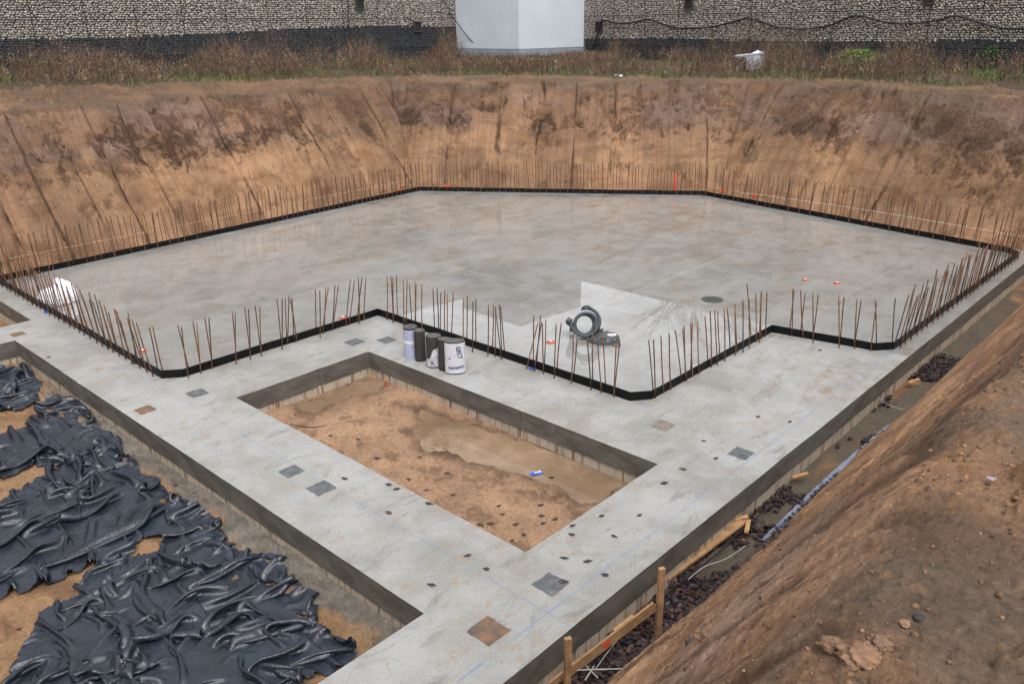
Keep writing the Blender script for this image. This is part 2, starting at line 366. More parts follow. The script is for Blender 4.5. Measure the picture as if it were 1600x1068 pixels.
M_wrap = simple('white_wrap', (.62, .62, .68), .35, .1, 8, bump=.004)
M_white = simple('white_paper', (.75, .76, .78), .5, .06, 6)
M_navy = simple('navy_ink', (.02, .025, .12), .6, .2, 9)
M_red = simple('red_ink', (.65, .03, .02), .6, .2, 9)
M_orange = simple('orange_plastic', (.50, .12, .06), .45, .15, 9)
M_neon = simple('red_paint', (.9, .05, .035), .5, .1, 9)
M_hose = simple('grey_hose', (.05, .06, .072), .45, .2, 12)
M_lid = simple('dark_plastic', (.075, .082, .09), .5, .25, 14, bump=.003)
M_blue = simple('blue_plastic', (.01, .12, .75), .4, .2, 9)
M_foil = mat_tarp('grey_foil', (.09, .11, .16), (.18, .21, .27), .35)
M_tarp = mat_tarp('black_plastic_sheet', (.009, .012, .018), (.016, .022, .034), .22)
M_bag = mat_tarp('white_fabric', (.46, .46, .50), (.54, .54, .57), .6)
M_water = mat_puddle()
M_plate_b = mat_plate('blue_grey_steel', (.035, .038, .042), (.075, .08, .086), (.14, .14, .14))
M_plate_r = mat_plate('rusty_plate', (.05, .048, .048), (.12, .070, .042), (.20, .105, .05))
M_plate_p = mat_plate('pinkish_plate', (.09, .072, .066), (.15, .115, .10), (.22, .19, .17))
M_leaf = simple('dead_leaf', (.032, .022, .024), .45, .5, 10, bump=.004)
M_leaf2 = simple('dead_leaf_brown', (.085, .04, .022), .55, .5, 10, bump=.004)
M_string = simple('white_string', (.6, .6, .58), .7, .1, 9)
M_stone = mat_attr('gabion_stone', .85, bump=.02)
M_wire = simple('galvanised_wire', (.14, .15, .16), .6, .2, 9, metal=.3)
M_dull = simple('dull_cable', (.34, .33, .31), .6, .2, 9)
M_cable = simple('black_cable', (.012, .012, .013), .5, .3, 9)
M_panel = simple('pale_cladding', (.62, .67, .73), .45, .05, .6)
M_plinth = simple('grey_plinth', (.27, .31, .36), .5, .1, 2)
M_veg = mat_attr('dry_vegetation', .9)
M_clod = mat_attr('soil_clod_mat', .9, bump=.03)
M_back = simple('wall_core', (.06, .055, .05), .9, .2, 3)
M_rim = simple('rusty_frame', (.05, .032, .028), .7, .3, 9)
M_bark = simple('grey_bark', (.05, .042, .036), .9, .3, 9)

# ------------------------------------------------------------------ terrain
TOE = [(-3.45, 0.6), (-3.45, 22.9), (-4.1, 23.3), (-13.6, 24.6), (-22.1, 18.9), (-21.12, .6)]
HOLE = [(-10.8, 5.46), (-10.8, 7.97), (-4.93, 7.97), (-4.93, 5.46)]
def pxpoly(l, z): return [AB(*P(x, y, z)[:2]) for x, y in l]
PUD1 = pxpoly([(470, 632), (560, 590), (608, 592), (600, 612), (560, 618), (510, 640), (488, 652), (470, 646)], -.45)
PUD2 = pxpoly([(640, 672), (660, 640), (1010, 742), (940, 790), (880, 778), (850, 760), (800, 742), (740, 728), (690, 712), (655, 694)], -.45)
PUD3 = pxpoly([(1330, 640), (1600, 440), (1600, 466), (1500, 545), (1370, 650)], -.5)
WZ = -.452
def plateau(x, y):
    return 3.36+.022*np.clip(-x-2, 0, 30)-.004*np.clip(x, 0, 30)+.25*(fbm(x*.18, y*.18, 3, 5)-.5)
def terrain(x, y, full=False):
    a, b = AB(x, y)
    d0, s, e = cdist(a, b, TOE)
    r = np.hypot(x, y)
    # bucket lanes: every pass cuts a slightly different depth
    ww = np.where(e == 0, 2.3, 1.15)
    lane = (s+2.6*(fbm(s*.28, d0*.03, 3, 3)-.5)+.25*(fbm(s*.8, d0*.9, 3, 4)-.5))/ww; li = np.floor(lane); lf = lane-li
    loff = (_h(li, li*0, 41)-.5)*np.where(e == 0, .04, .24)
    groove = np.exp(-((np.minimum(lf, 1-lf)*ww)/.06)**2)*(_h(li+(lf > .5), li*0+2, 43) > .3)*ss(.38, .5, vn(s*.9, d0*1.1, 8))
    dist_noise = .5*(fbm(s*.22, d0*.12, 3, 21)-.5)+.22*(fbm(s*.9, d0*.5, 4, 22)-.5)
    amp = ss(.0, .8, d0)
    d = d0+(loff+dist_noise)*amp
    K = np.where(e == 0, 1.44, 1.33)
    zs = -.5+K*np.maximum(d, 0)
    pl = plateau(x, y)
    far = (e >= 2)
    # terrace of the far-left side
    left = (e == 4)|(e == 5)
    lw = np.where(left, 1.0, 0.0)*ss(1.0, 7, np.where(e == 4, (s-(s[e == 4].min() if np.any(e == 4) else 0)), 7))
    crest_d = (3.25+.5)/K
    bench = 3.30+.10*np.clip(d0-crest_d, 0, 1.2)+.55*np.clip(d0-crest_d-1.1, 0, 8)
    cap = np.where(left, np.minimum(pl+0*bench, bench*lw+pl*(1-lw)), pl)
    cap = np.where(lw > 0, np.minimum(pl, bench*lw+pl*(1-lw)), pl)
    k = .10+.22*(fbm(s*1.1, d0*0, 3, 61)-.3); cap = cap+.22*(fbm(s*.7, d0*.9, 4, 62)-.5)*ss(6, 3.5, d0)
    k = np.clip(k, .05, .3)
    hh = np.clip(.5+.5*(cap-zs)/k, 0, 1); z = cap*(1-hh)+zs*hh-k*hh*(1-hh)
    t = np.clip((z+.5)/3.8, 0, 1.2)
    slope = ss(.05, .25, d0)*ss(0, .12, cap-z+.02)
    # torn, clumpy patches -> darker and rougher
    pn = fbm(s*1.25+3, d0*2.2, 6, 71, .62)
    topb = np.exp(-((t-.70)/.15)**2)
    patch = ss(.575, .635, pn+.115*topb*(.5+fbm(s*.4, d0*0, 2, 72))-.02)*(.55+.45*fbm(s*3, d0*3, 3, 73))
    patch = np.where(e == 0, ss(.58, .68, fbm(s*3.2, d0*.8, 5, 75, .6)+.03)*.8, patch)*slope
    low = ss(.62, .7, fbm(s*.55, d0*1.0, 4, 77)-.02)*slope*(t < .45)
    rl = ss(.40, .56, fbm(s*.35, d0*.45, 3, 79))
    z = z - patch*.07*(.4+fbm(x*5, y*5, 3, 81)) + patch*.07*(fbm(s*7, d0*7, 3, 82)-.5)
    near0 = (e == 0)|(d0 > 90)
    strk = fbm(s*9, d0*1.1, 4, 83)
    hf = ss(14, 8, r); rid = 1-2*np.abs(fbm(s*5, d0*.9, 4, 85, .6)-.5)
    z = z + np.where(near0, .8, .45)*slope*.05*(strk-.5) - groove*slope*.06 - np.where(near0, .03, .05)*slope*ss(.93, 1.0, rid)*ss(.45, .6, fbm(s*1.3, d0*.7, 3, 86))
    z = z + np.where(near0, hf, 0)*slope*(.022*(fbm(x*22, y*22, 3, 188)-.5)+.05*np.maximum(0, .44-fbm(s*9, d0*2.2, 4, 189, .62))*2+.05*(fbm(x*8, y*8, 5, 87, .65)-.5)+.04*np.maximum(0, fbm(x*15, y*15, 3, 88)-.55))
    clod = np.maximum(0, fbm(x*6, y*6, 4, 91, .6)-.56)
    onpl = ss(.2, .0, cap-z)*ss(1, 2, d0)
    z = z + onpl*(ss(9, 5, r)*.03*(fbm(x*24, y*24, 3, 190)-.5)+clod*.5*ss(.35, .6, fbm(x*.8, y*.8, 2, 92))+.10*(fbm(x*1.3, y*1.3, 4, 93)-.5)+.035*(fbm(x*5, y*5, 5, 94, .6)-.5)*ss(14, 9, r)+.14*np.maximum(0, fbm(x*8+3, y*8, 5, 95, .62)-.55)*ss(12, 7, r)*ss(.3, .55, fbm(x*1.1, y*1.1, 3, 96)))
    # pit floor
    fl = 1-ss(0, .12, d0)
    fz = -.5+.05*(fbm(a*.9, b*.9, 4, 101)-.5)+.02*(fbm(a*6, b*6, 4, 102)-.5)
    inh = inpoly(a, b, [(-11, 5.3), (-11, 8.2), (-4.7, 8.2), (-4.7, 5.3)])
    dp1, _, _ = sdist(a, b, PUD1); dp2, _, _ = sdist(a, b, PUD2); dp3, _, _ = sdist(a, b, PUD3)
    wob = .45*(fbm(a*3.1, b*3.1, 4, 105)-.5)
    pd = np.minimum(dp1, dp2)+wob
    hz = WZ+.004+np.clip(pd*.06, -.05, .035)+.055*ss(.0, .35, pd)*(fbm(a*5.5, b*5.5, 5, 106, .65)-.32)
    fz = np.where(inh, hz, fz)
    lp = (b < 4.5)&(a < -4.9)
    fz = np.where(lp, -.47+.07*(fbm(a*1.0, b*1.0, 4, 107)-.5)+.05*(fbm(a*5, b*5, 5, 108, .6)-.5), fz)
    # spilled lean concrete at the foot of the beam
    sd = 4.09-b+.30*(fbm(a*2.3, b*2.3, 5, 109, .6)-.5)*2
    spill = lp*ss(.34, .20, sd)*(a > -16.05)*ss(-17, -12, a)
    fz = fz+spill*(.05+.10*(fbm(a*7, b*7, 5, 110, .65)-.4))
    lump = lp*ss(.9, .3, 4.09-b)*np.maximum(0, fbm(a*3.5, b*3.5, 5, 112, .6)-.55)*.45; fz = fz+lump*(1-spill)
    tr = (a > -3.95)&(d0 < .1)
    fz = np.where(tr, -.50+.05*(fbm(a*4, b*3, 4, 111)-.5), fz)
    z = z*(1-fl)+fz*fl
    # ---- colour
    def C(*c): return np.array(c)[None]*np.ones((x.size, 1))
    xf = x.ravel(); 
    g = lambda q: np.asarray(q).ravel()[:, None]
    lo = C(.385, .222, .122); hi = C(.255, .145, .084); mauve = C(.265, .168, .12); dark = C(.10, .050, .024); drk2 = C(.17, .095, .05); grey = C(.17, .135, .105)
    tt = ss(.50, .78, t+.18*(fbm(s*.5, d0*.6, 4, 121)-.5))
    col = lo*(1-g(tt))+hi*g(tt)
    mv = ss(.5, .62, fbm(s*.33, d0*1.6, 4, 123))*ss(.55, .7, t)
    col = col*(1-g(mv))+mauve*g(mv)
    lv = .91+.18*_h(li, li*0, 47); lv = np.where(e == 0, .95+.1*(lv-.8), lv); col = col*g(1+(lv-1)*slope)
    col = col*g(1+.35*(fbm(s*1.1, d0*.25, 4, 124)-.5)*slope)
    col = col*g(1-.25*rl*slope)
    m_ = g(low*.5); col = col*(1-m_)+drk2*m_
    gb = np.exp(-((cap-z)/.28)**2)*slope*ss(.38, .6, fbm(s*.35, d0*0+3, 3, 127)); m_ = g(gb*.8); col = col*(1-m_)+grey*.8*m_
    # right bank: sandy with streaks
    sk = ss(.56, .66, fbm(s*7, d0*.9, 4, 131, .6))*slope*near0; m_ = g(sk*.25); col = col*(1-m_)+C(.10, .052, .026)*m_
    sk = ss(.55, .7, fbm(s*1.1, d0*.3, 3, 133))*slope*near0*(t > .35); m_ = g(sk*.35); col = col*(1-m_)+C(.22, .14, .09)*m_
    # plateau
    pc = ss(.42, .6, fbm(x*.9, y*.9, 5, 141)); pcol = C(.42, .24, .135)*(1-g(pc))+C(.22, .135, .085)*g(pc)
    gy = ss(.5, .62, fbm(x*.55+4, y*.55, 4, 142))*ss(20, 10, y); pcol = pcol*(1-g(gy*.55))+C(.22, .165, .12)*g(gy*.55)
    m_ = g(ss(.05, .2, clod)*onpl); pcol = pcol*(1-m_)+C(.42, .23, .11)*m_
    farp = g(ss(18, 26, y)); pcol = pcol*(1-farp*.6)+C(.15, .095, .06)*farp*.6
    pm = g(onpl*ss(.0, .5, d0)); col = col*(1-pm)+pcol*pm
    # grass ground further back
    gm = g(onpl*ss(4.7, 5.4, d0+1.6*(fbm(x*.5, y*.5, 4, 145)-.5))*ss(20, 24, y))*.8; col = col*(1-gm)+C(.085, .065, .038)*gm
    # floors
    fcol = C(.36, .20, .10)*g(.8+.4*fbm(a*2.1, b*2.1, 5, 151))
    wetd = ss(.5, .62, fbm(a*3, b*3, 5, 153)); fcol = fcol*(1-g(wetd*.45))+C(.16, .085, .045)*g(wetd*.45)
    hcol = C(.50, .305, .185)*g(.75+.5*fbm(a*2.6, b*2.6, 5, 155)); m_ = g(ss(.52, .68, fbm(a*3.3, b*3.3, 6, 157, .68))*.55); hcol = hcol*(1-m_)+C(.13, .07, .04)*m_
    wt_ = ss(.022, .0, hz-WZ); hcol = hcol*(1-.45*g(wt_)); m_ = g(inh*1.); fcol = fcol*(1-m_)+hcol*m_
    m_ = g(lp*1.); fcol = fcol*(1-m_*.55)+C(.52, .315, .17)*g(.8+.4*fbm(a*1.3, b*1.3, 5, 158))*m_*.55; m_ = g(lp*ss(.5, .64, fbm(a*2.4, b*2.4, 6, 165, .65))*.6); fcol = fcol*(1-m_)+C(.20, .105, .055)*m_
    sc_ = C(.25, .225, .19)*g(.35+1.2*fbm(a*6, b*6, 5, 159, .65)); m_ = g(spill*.95); fcol = fcol*(1-m_)+sc_*m_
    m_ = g(tr*ss(.75, .55, fbm(a*2, b*.8, 4, 161))*.9); fcol = fcol*(1-m_)+C(.15, .125, .095)*m_
    fm = g(fl); col = col*(1-fm)+fcol*fm
    nb = g(near0*slope); col = col*(1+1.05*nb)  # near bank faces away from the light; brightness added in its colour
    rough = np.clip(patch+onpl*.7+fl*.5+near0*slope*.35, 0, 1)
    if full: return z, col, rough, dict(slope=slope, s=s, dd=d0, near=near0*1.0, lane=np.minimum(lf, 1-lf)*ww+((_h(li+(lf > .5), li*0+2, 43) < .3)*.3))
    return z, col, rough
def make_terrain():
    aF = np.linspace(-48, 48, 1250); aB = np.linspace(52, 308, 50)
    ang = np.radians(np.r_[aF, aB])
    r = [.25]
    while r[-1] < 7: r.append(r[-1]*1.0042+.002)
    while r[-1] < 20: r.append(r[-1]*1.0068+.0035)
    while r[-1] < 35: r.append(r[-1]+.06)
    while r[-1] < 60: r.append(r[-1]+.35)
    while r[-1] < 900: r.append(r[-1]*1.25)
    r = np.array(r); nr, na = len(r), len(ang)
    A, Rr = np.meshgrid(ang, r); X = Rr*np.sin(A); Y = Rr*np.cos(A)
    z, col, rough, patch = terrain(X, Y, True); patch = {k: np.r_[v_.ravel(), [0.]] for k, v_ in patch.items()}
    far = ss(60, 120, Rr); z = z*(1-far)+3.4*far
    V = np.stack([X, Y, z], -1).reshape(-1, 3)
    i = np.arange(nr-1)[:, None]*na; j = np.arange(na)[None]; j2 = (j+1) % na
    F = np.stack([i+j, i+na+j, i+na+j2, i+j2], -1).reshape(-1, 4)[:, ::-1]
    V = np.r_[V, [[0, 0, z[0].mean()]]]; 
    col = np.r_[col, col[:1]]; rough = np.r_[rough.ravel(), [0.5]]
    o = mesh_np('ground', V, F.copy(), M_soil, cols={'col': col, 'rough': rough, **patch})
    tag(o, kind='structure'); return o
make_terrain()
_gz = {}
def gz(x, y):
    """terrain height at points (arrays)"""
    x = np.atleast_1d(np.asarray(x, float)); y = np.atleast_1d(np.asarray(y, float)); return terrain(x, y)[0]
def gz1(x, y): return float(gz([x, x+.01], [y, y])[0])

# water in the pit
def poly_sheet(name, pts_ab, z, mat):
    o = mesh_np(name, [W(a, b, z) for a, b in pts_ab], [list(range(len(pts_ab)))], mat, smooth=False)
    return o
w1 = poly_sheet('puddle_water', [(-10.79, 5.47), (-4.94, 5.47), (-4.94, 7.96), (-10.79, 7.96)][::1], WZ, M_water); tag(w1, kind='structure')

# ------------------------------------------------------------------ slab
STRIP = [(-20.39, 5.15), (-12.37, 5.07), (-12.17, 5.32), (-12.2, 9.29), (-6.3, 9.3), (-6.1, 9.55), (-6.08, 13.37), (-4.37, 13.66), (-4.15, 13.93), (-4.1, 21.75), (-4.35, 22.06), (-13.56, 23.73), (-21.33, 18.36)]
OUT = [(-3.83, 1.0), (-3.83, 22.2), (-4.2, 22.55), (-13.5, 24.05), (-21.65, 18.5), (-20.85, 4.71), (-17.04, 4.69), (-17.04, 1.6), (-16.06, 1.6), (-16.06, 4.09), (-5.0, 4.09), (-5.0, 1.0)]
def densify(poly, step, jit, seed):
    out = []; rr = random.Random(seed); n = len(poly)
    for i in range(n):
        (x0, y0), (x1, y1) = poly[i], poly[(i+1) % n]; L = math.hypot(x1-x0, y1-y0); k = max(1, int(L/step))
        nx, ny = -(y1-y0)/L, (x1-x0)/L
        for j in range(k):
            t = j/k; w = jit*(fbm(np.array([i*7.3+t*L*1.2]), np.array([seed*1.]), 3, 3)[0]-.5)*2+rr.uniform(-.3, .3)*jit*.6
            if rr.random() < .025: w += jit*rr.uniform(-1.5, 1.5)
            out.append((x0+(x1-x0)*t+nx*w, y0+(y1-y0)*t+ny*w))
    return out
slab = empty('foundation_slab', W(-9, 9, -.5))
tag(slab, 'pale grey wet concrete foundation slab filling the excavated pit', 'concrete slab')
def world_children_fix(o, parent):
    o.parent = parent; o.matrix_parent_inverse = Matrix.Translation(parent.location).inverted() if parent.rotation_euler.z == 0 else parent.matrix_basis.inverted(); return o
def slab_top():
    o_ = densify(OUT, .07, .006, 3); h_ = densify(HOLE, .05, .008, 5)
    # chipped corner at the pit corner
    pts = [Vector((p[0], p[1])) for p in o_+h_]; n = len(o_); m = len(h_)
    edges = [(i, (i+1) % n) for i in range(n)]+[(n+i, n+(i+1) % m) for i in range(m)]
    vs, es, fs, *_ = delaunay_2d_cdt(pts, edges, [], 0, 1e-6)
    keep = []
    ha = [(p[0], p[1]) for p in h_]; oa = [(p[0], p[1]) for p in o_]
    cx = np.array([sum(vs[i][0] for i in f)/len(f) for f in fs]); cy = np.array([sum(vs[i][1] for i in f)/len(f) for f in fs])
    ins = inpoly(cx, cy, oa) & ~inpoly(cx, cy, ha)
    keep = [f for f, k in zip(fs, ins) if k]
    V = [W(v[0], v[1], 0) for v in vs]
    F = []
    for f in keep:
        p, q, r_ = [Vector(V[i]) for i in f[:3]]
        F.append(tuple(f) if (q-p).cross(r_-p).z > 0 else tuple(f)[::-1])
    return o_, h_, mesh_np('slab_surface', V, F, M_slab, smooth=False)
o_, h_, st = slab_top(); world_children_fix(st, slab)
def wallring(name, poly, z0, z1, mat, off=0, close=True, lip=0):
    n = len(poly); V = []; F = []
    levels = [z1, z1-.012, z1-.10, z1-.22, z0] if lip else [z1, z0]
    for k, z in enumerate(levels):
        for i, (a, b) in enumerate(poly):
            w = 0
            if lip and k > 1: w = .004*(random.Random(i*31+k).random()-.5)
            V.append(W(a+off+w, b+w, z))
    for k in range(len(levels)-1):
        for i in range(n):
            j = (i+1) % n; F.append((k*n+i, k*n+j, (k+1)*n+j, (k+1)*n+i))
    return mesh_np(name, V, F, mat, smooth=False)
world_children_fix(wallring('slab_edge', o_, -.30, 0, M_side, lip=1), slab)
world_children_fix(wallring('opening_edge', h_, -.30, 0, M_side, lip=1), slab)
def inset(poly, d):
    """move outline into the concrete by d (positive shrinks a CCW ring)"""
    n = len(poly); out = []
    for i in range(n):
        x0, y0 = poly[i-1]; x1, y1 = poly[i]; x2, y2 = poly[(i+1) % n]
        def nn(ax, ay, bx, by): L = math.hypot(bx-ax, by-ay); return (-(by-ay)/L, (bx-ax)/L)
        n1, n2 = nn(x0, y0, x1, y1), nn(x1, y1, x2, y2); mx, my = n1[0]+n2[0], n1[1]+n2[1]; k = d*2/(mx*mx+my*my)
        out.append((x1+mx*k, y1+my*k))
    return out
b1 = wallring('insulation_band', inset(OUT, .012), -.62, -.296, M_band); world_children_fix(b1, slab)
b2 = wallring('insulation_band', inset(HOLE, .012), -.55, -.296, M_band); world_children_fix(b2, slab)
# steel plates set in the concrete
for (px, py, mt, lab, s_) in [(227, 640, M_plate_r, 'rust stained square patch', .24), (308, 614, M_plate_b, None, .26), (455, 736, M_plate_b, None, .24), (502, 762, M_plate_b, 'dark blue-grey square patch', .27),
        (860, 912, M_plate_b, None, .27), (763, 985, M_plate_r, 'orange rusted square patch', .29), (1158, 708, M_plate_b, None, .26), (1035, 664, M_plate_p, None, .26), (554, 534, M_plate_b, None, .28), (604, 531, M_plate_b, None, .26), (28, 522, M_plate_r, None, .22)]:
    p = P(px, py, 0); a, b = AB(p.x, p.y); k = s_/2; rr = random.Random(px)
    pts = []
    cs = [(-k, -k), (k, -k), (k, k), (-k, k)]
    for i in range(4):
        (x0, y0), (x1, y1) = cs[i], cs[(i+1) % 4]
        for j in range(5): pts.append((a+x0+(x1-x0)*j/5+rr.uniform(-.008, .008), b+y0+(y1-y0)*j/5+rr.uniform(-.008, .008)))
    o = mesh_np('square_patch', [W(x, y, .004) for x, y in pts], [list(range(20))], mt, smooth=False); world_children_fix(o, slab)
    if lab: o['label'] = lab

# black joint strip
def strip_obj():
    pts = []
    n = len(STRIP)
    for i in range(n):
        (x0, y0), (x1, y1) = STRIP[i], STRIP[(i+1) % n]; L = math.hypot(x1-x0, y1-y0); k = max(1, int(L/.35))
        for j in range(k):
            w = .012*(vn(np.array([i*9+j*.55]), np.array([1.]), 5)[0]-.5)*(0 if j == 0 else 1); t = j/k
            pts.append((x0+(x1-x0)*t-(y1-y0)/L*w, y0+(y1-y0)*t+(x1-x0)/L*w))
    ins = inset(pts, -.022); V = []; m = len(pts)
    for i, (p, q) in enumerate(zip(pts, ins)):
        hgt = .135+.012*(vn(np.array([i*.6]), np.array([4.]), 9)[0]-.5)
        V += [W(*p, .0005), W(*p, hgt), W(*q, hgt), W(*q, .0005)]
    F = []
    for i in range(m):
        j = (i+1) % m
        for k in range(4): F.append((4*i+k, 4*i+(k+1) % 4, 4*j+(k+1) % 4, 4*j+k))
    o = mesh_np('joint_strip', V, F, M_strip, smooth=False)
    bm = bmesh.new(); bm.from_mesh(o.data); bmesh.ops.recalc_face_normals(bm, faces=bm.faces); bm.to_mesh(o.data); bm.free()
    return tag(o, 'black upright joint strip running round the whole slab outline', 'joint strip')
strip_obj()
for (px, py) in [(830, 577), (982, 622), (1013, 618), (72, 488)]:
    p = P(px, py, 0); bm = bmesh.new(); r = bmesh.ops.create_grid(bm, x_segments=5, y_segments=3, size=.5)
    for v_ in bm.verts: v_.co = Vector((v_.co.x*.12, v_.co.y*.05, .012+.022*random.Random(hash((px, round(v_.co.x*5), round(v_.co.y*5)))).random()))
    o = bm_obj('blue_tape', bm, M_blue, smooth=True); o.location = p; o.rotation_euler.z = -.75
    tag(o, {830: 'blue tape scrap at strip foot, right of the bitumen rolls', 982: 'blue tape scrap left of the lowest strip corner', 1013: 'blue tape scrap on the right of the lowest strip corner', 72: 'blue tape scrap at the strip below the white bag'}[px], 'tape scrap')

# ------------------------------------------------------------------ rebar
def rebar_mesh(seed):
    rr = random.Random(seed); bx, by = rr.uniform(-.006, .006), rr.uniform(-.006, .006)
    pts = [(bx*math.sin(PI*t), by*math.sin(PI*t), t) for t in [0, .2, .4, .6, .8, 1]]
    V, F = tube_arrays(pts, 1.0, 6)
    V = V.copy(); c = np.repeat(np.array(pts), 6, 0); V[:, :2] = c[:, :2]+(V[:, :2]-c[:, :2])*.0098
    me = bpy.data.meshes.new('starter_bar'); me.from_pydata([tuple(v) for v in V.tolist()], [], [tuple(f) for f in F.tolist()]+[tuple(range(6))[::-1], tuple(range(30, 36))]); me.materials.append(M_rebar)
    for p in me.polygons: p.use_smooth = True
    return me
RB = [rebar_mesh(i) for i in range(4)]
nbar = [0]
def bar(base, top, label, group):
    base = Vector(base); top = Vector(top); d = top-base
    o = bpy.data.objects.new('starter_bar', RB[nbar[0] % 4]); nbar[0] += 1
    o.location = base-Vector((0, 0, .003)); o.rotation_mode = 'QUATERNION'; o.rotation_quaternion = d.to_track_quat('Z', 'Y') @ Quaternion((0, 0, 1), nbar[0]*1.3); o.scale = (1, 1, d.length)
    link(o); tag(o, label, 'rebar', group); return o
def zoomlist(ox, oy, L): return [(ox+a*.3375, oy+b*.3375, ox+c*.3375, oy+d*.3375) for a, b, c, d in L]
NEAR = zoomlist(530, 350, [(52,255,55,478),(70,262,73,475),(88,247,93,460),(106,247,115,465),(123,250,150,455),(222,241,222,440),(239,238,250,455),(248,245,252,452),(265,238,268,440),(297,262,300,475),(315,255,318,465),(325,272,328,465),(351,266,354,465),(357,280,362,465),(383,277,391,490),(434,302,434,500),(453,297,455,505),(471,315,471,505),(489,310,490,512),(500,322,504,515),(528,316,528,520),(574,342,575,575),(593,335,596,545),(619,357,617,590),(633,345,636,560),(691,374,688,608),(714,371,711,585),(725,385,722,612),(722,385,752,625),(742,376,756,600),(748,383,777,602),(901,422,889,655),(921,453,866,668),(932,422,925,650),(938,450,903,678),(941,460,946,690),(957,442,965,660),(1005,463,996,710),(1028,457,1022,680),(1086,505,1074,735),(1103,510,1099,705),(1146,507,1167,765),(1173,505,1190,735),(1194,522,1215,778),(1220,508,1240,760),(1283,545,1272,798),(1298,540,1294,765),(1433,537,1433,775),(1455,533,1463,803),(1490,517,1502,780),(1528,508,1535,765),(1556,490,1573,707)]) \
 + zoomlist(1060, 350, [(20,487,32,722),(27,473,32,700),(57,462,65,705),(65,457,67,690),(89,451,95,690),(123,427,125,640),(147,402,153,660),(168,398,181,650),(182,405,184,610),(212,392,215,632),(226,387,234,585),(263,369,265,605),(262,380,264,590),(299,354,299,590),(318,277,288,520),(328,348,328,572),(358,322,350,540),(386,310,375,545),(383,320,383,530),(410,315,402,520),(530,297,512,530),(536,307,515,500),(566,307,566,540),(588,314,566,510),(622,320,624,548),(648,323,624,520),(743,333,745,570),(767,338,745,550),(827,345,815,575),(846,352,820,550),(912,353,905,565),(918,365,890,585),(1004,342,976,555)]) \
 + zoomlist(0, 350, [(822,465,852,672),(840,475,873,710),(893,450,910,658),(911,458,930,688),(948,432,962,640),(967,436,982,668),(1075,400,1078,610),(1089,405,1093,645),(1133,387,1143,590),(1150,392,1158,625),(1181,377,1191,575),(1203,382,1210,608),(1282,343,1284,545),(1306,348,1305,577),(1320,340,1333,545),(1338,333,1355,565),(1352,340,1390,557),(1345,350,1370,540),(1460,300,1462,500),(1480,307,1482,523),(1508,290,1508,490),(1520,293,1523,515),(1550,282,1548,480),(1566,285,1566,500)])
def near_label(a, b):
    if b > 13.0: return ('rusty starter bar along the short strip facing the camera at right', 'starter bars along the right front recess')
    if a < -11.6 and b < 9.0: return ('rusty starter bar on the strip between left corner and middle notch', 'starter bars left of the bitumen rolls')
    if b <= 9.9 and a < -6.0 and b > 8.8: return ('rusty starter bar along the strip behind the bitumen rolls and hose', 'starter bars behind the pit opening')
    return ('rusty starter bar on the strip rising right of the lowest corner', 'starter bars right of the lowest strip corner')
def on_strip(p, a, b):
    """push a foot lying inside the strip body to whichever side is nearer"""
    poly = STRIP; d, _, _ = sdist(np.array([a]), np.array([b]), poly); return float(d[0])
def nearest_push(a, b, off):
    best = None; n = len(STRIP)
    for i in range(n):
        (x0, y0), (x1, y1) = STRIP[i], STRIP[(i+1) % n]; L = math.hypot(x1-x0, y1-y0); t = min(max(((a-x0)*(x1-x0)+(b-y0)*(y1-y0))/L/L, 0), 1)
        qx, qy = x0+(x1-x0)*t, y0+(y1-y0)*t; d = math.hypot(a-qx, b-qy)
        if best is None or d < best[0]: best = (d, qx, qy, (y1-y0)/L, -(x1-x0)/L)   # right-hand normal
    return best
for (tx, ty, bx, by) in NEAR:
    p = P(bx, by+1, 0); a, b = AB(p.x, p.y); sdv = on_strip(None, a, b)
    d, qx, qy, nx, ny = nearest_push(a, b, 0)
    d, qx, qy, nx, ny = nearest_push(a, b, 0)
    out = sdv > 0
    off = .045 if out else -.07
    # outward normal test
    tst = on_strip(None, qx+nx*.05, qy+ny*.05)
    if tst < 0: nx, ny = -nx, -ny
    # outside feet are visible: keep their pixel, inside feet stand just behind the strip
    if out: a2, b2 = (a, b) if .03 < d < .2 else (qx+nx*off, qy+ny*off)
    else: a2, b2 = qx+nx*off, qy+ny*off
    base = Vector(W(a2, b2, 0)); top = PY(tx, ty, base.y+.02)
    if top.z < .5 or top.z > 1.3: top = base+Vector((top.x-base.x, .02, .9))
    lab, grp = near_label(a2, b2); bar(base, top, lab, grp)
rr = random.Random(5)
def row(p0, p1, n, label, group, lean=(0, 0), hh=.92, skip=0, collect=None):
    (x0, y0), (x1, y1) = p0, p1; L = math.hypot(x1-x0, y1-y0); nx, ny = -(y1-y0)/L, (x1-x0)/L
    for i in range(n):
        t = (i+.5)/n+rr.uniform(-.35, .35)/n; side = .05 if i % 2 else -.075
        a = x0+(x1-x0)*t+nx*side; b = y0+(y1-y0)*t+ny*side
        base = Vector(W(a, b, 0)); h = hh*rr.uniform(.9, 1.07)
        top = base+Vector((lean[0]*h+rr.gauss(0, .035)*h, lean[1]*h+rr.gauss(0, .03)*h, h))
        if collect is not None: collect.append((base, top))
        else: bar(base, top, label, group)
row(STRIP[0], STRIP[1], 64, 'rusty starter bar in the dense leaning row beside the white bag', 'starter bars of the left front row', (-.06, 0), .86)
row(STRIP[8], STRIP[9], 56, 'rusty starter bar in the dense row along the right slab edge', 'starter bars of the right edge row', (.07, 0), .95)
row(STRIP[10], STRIP[11], 48, 'thin rusty starter bar of the far right row below the sand slope', 'starter bars of the far right row', (.03, 0), .98)
farb = []
row(STRIP[11], STRIP[12], 84, None, None, (0, 0), 1.0, collect=farb)
row(STRIP[10], STRIP[11], 30, None, None, (.03, 0), .98, collect=farb)
LFN = 24
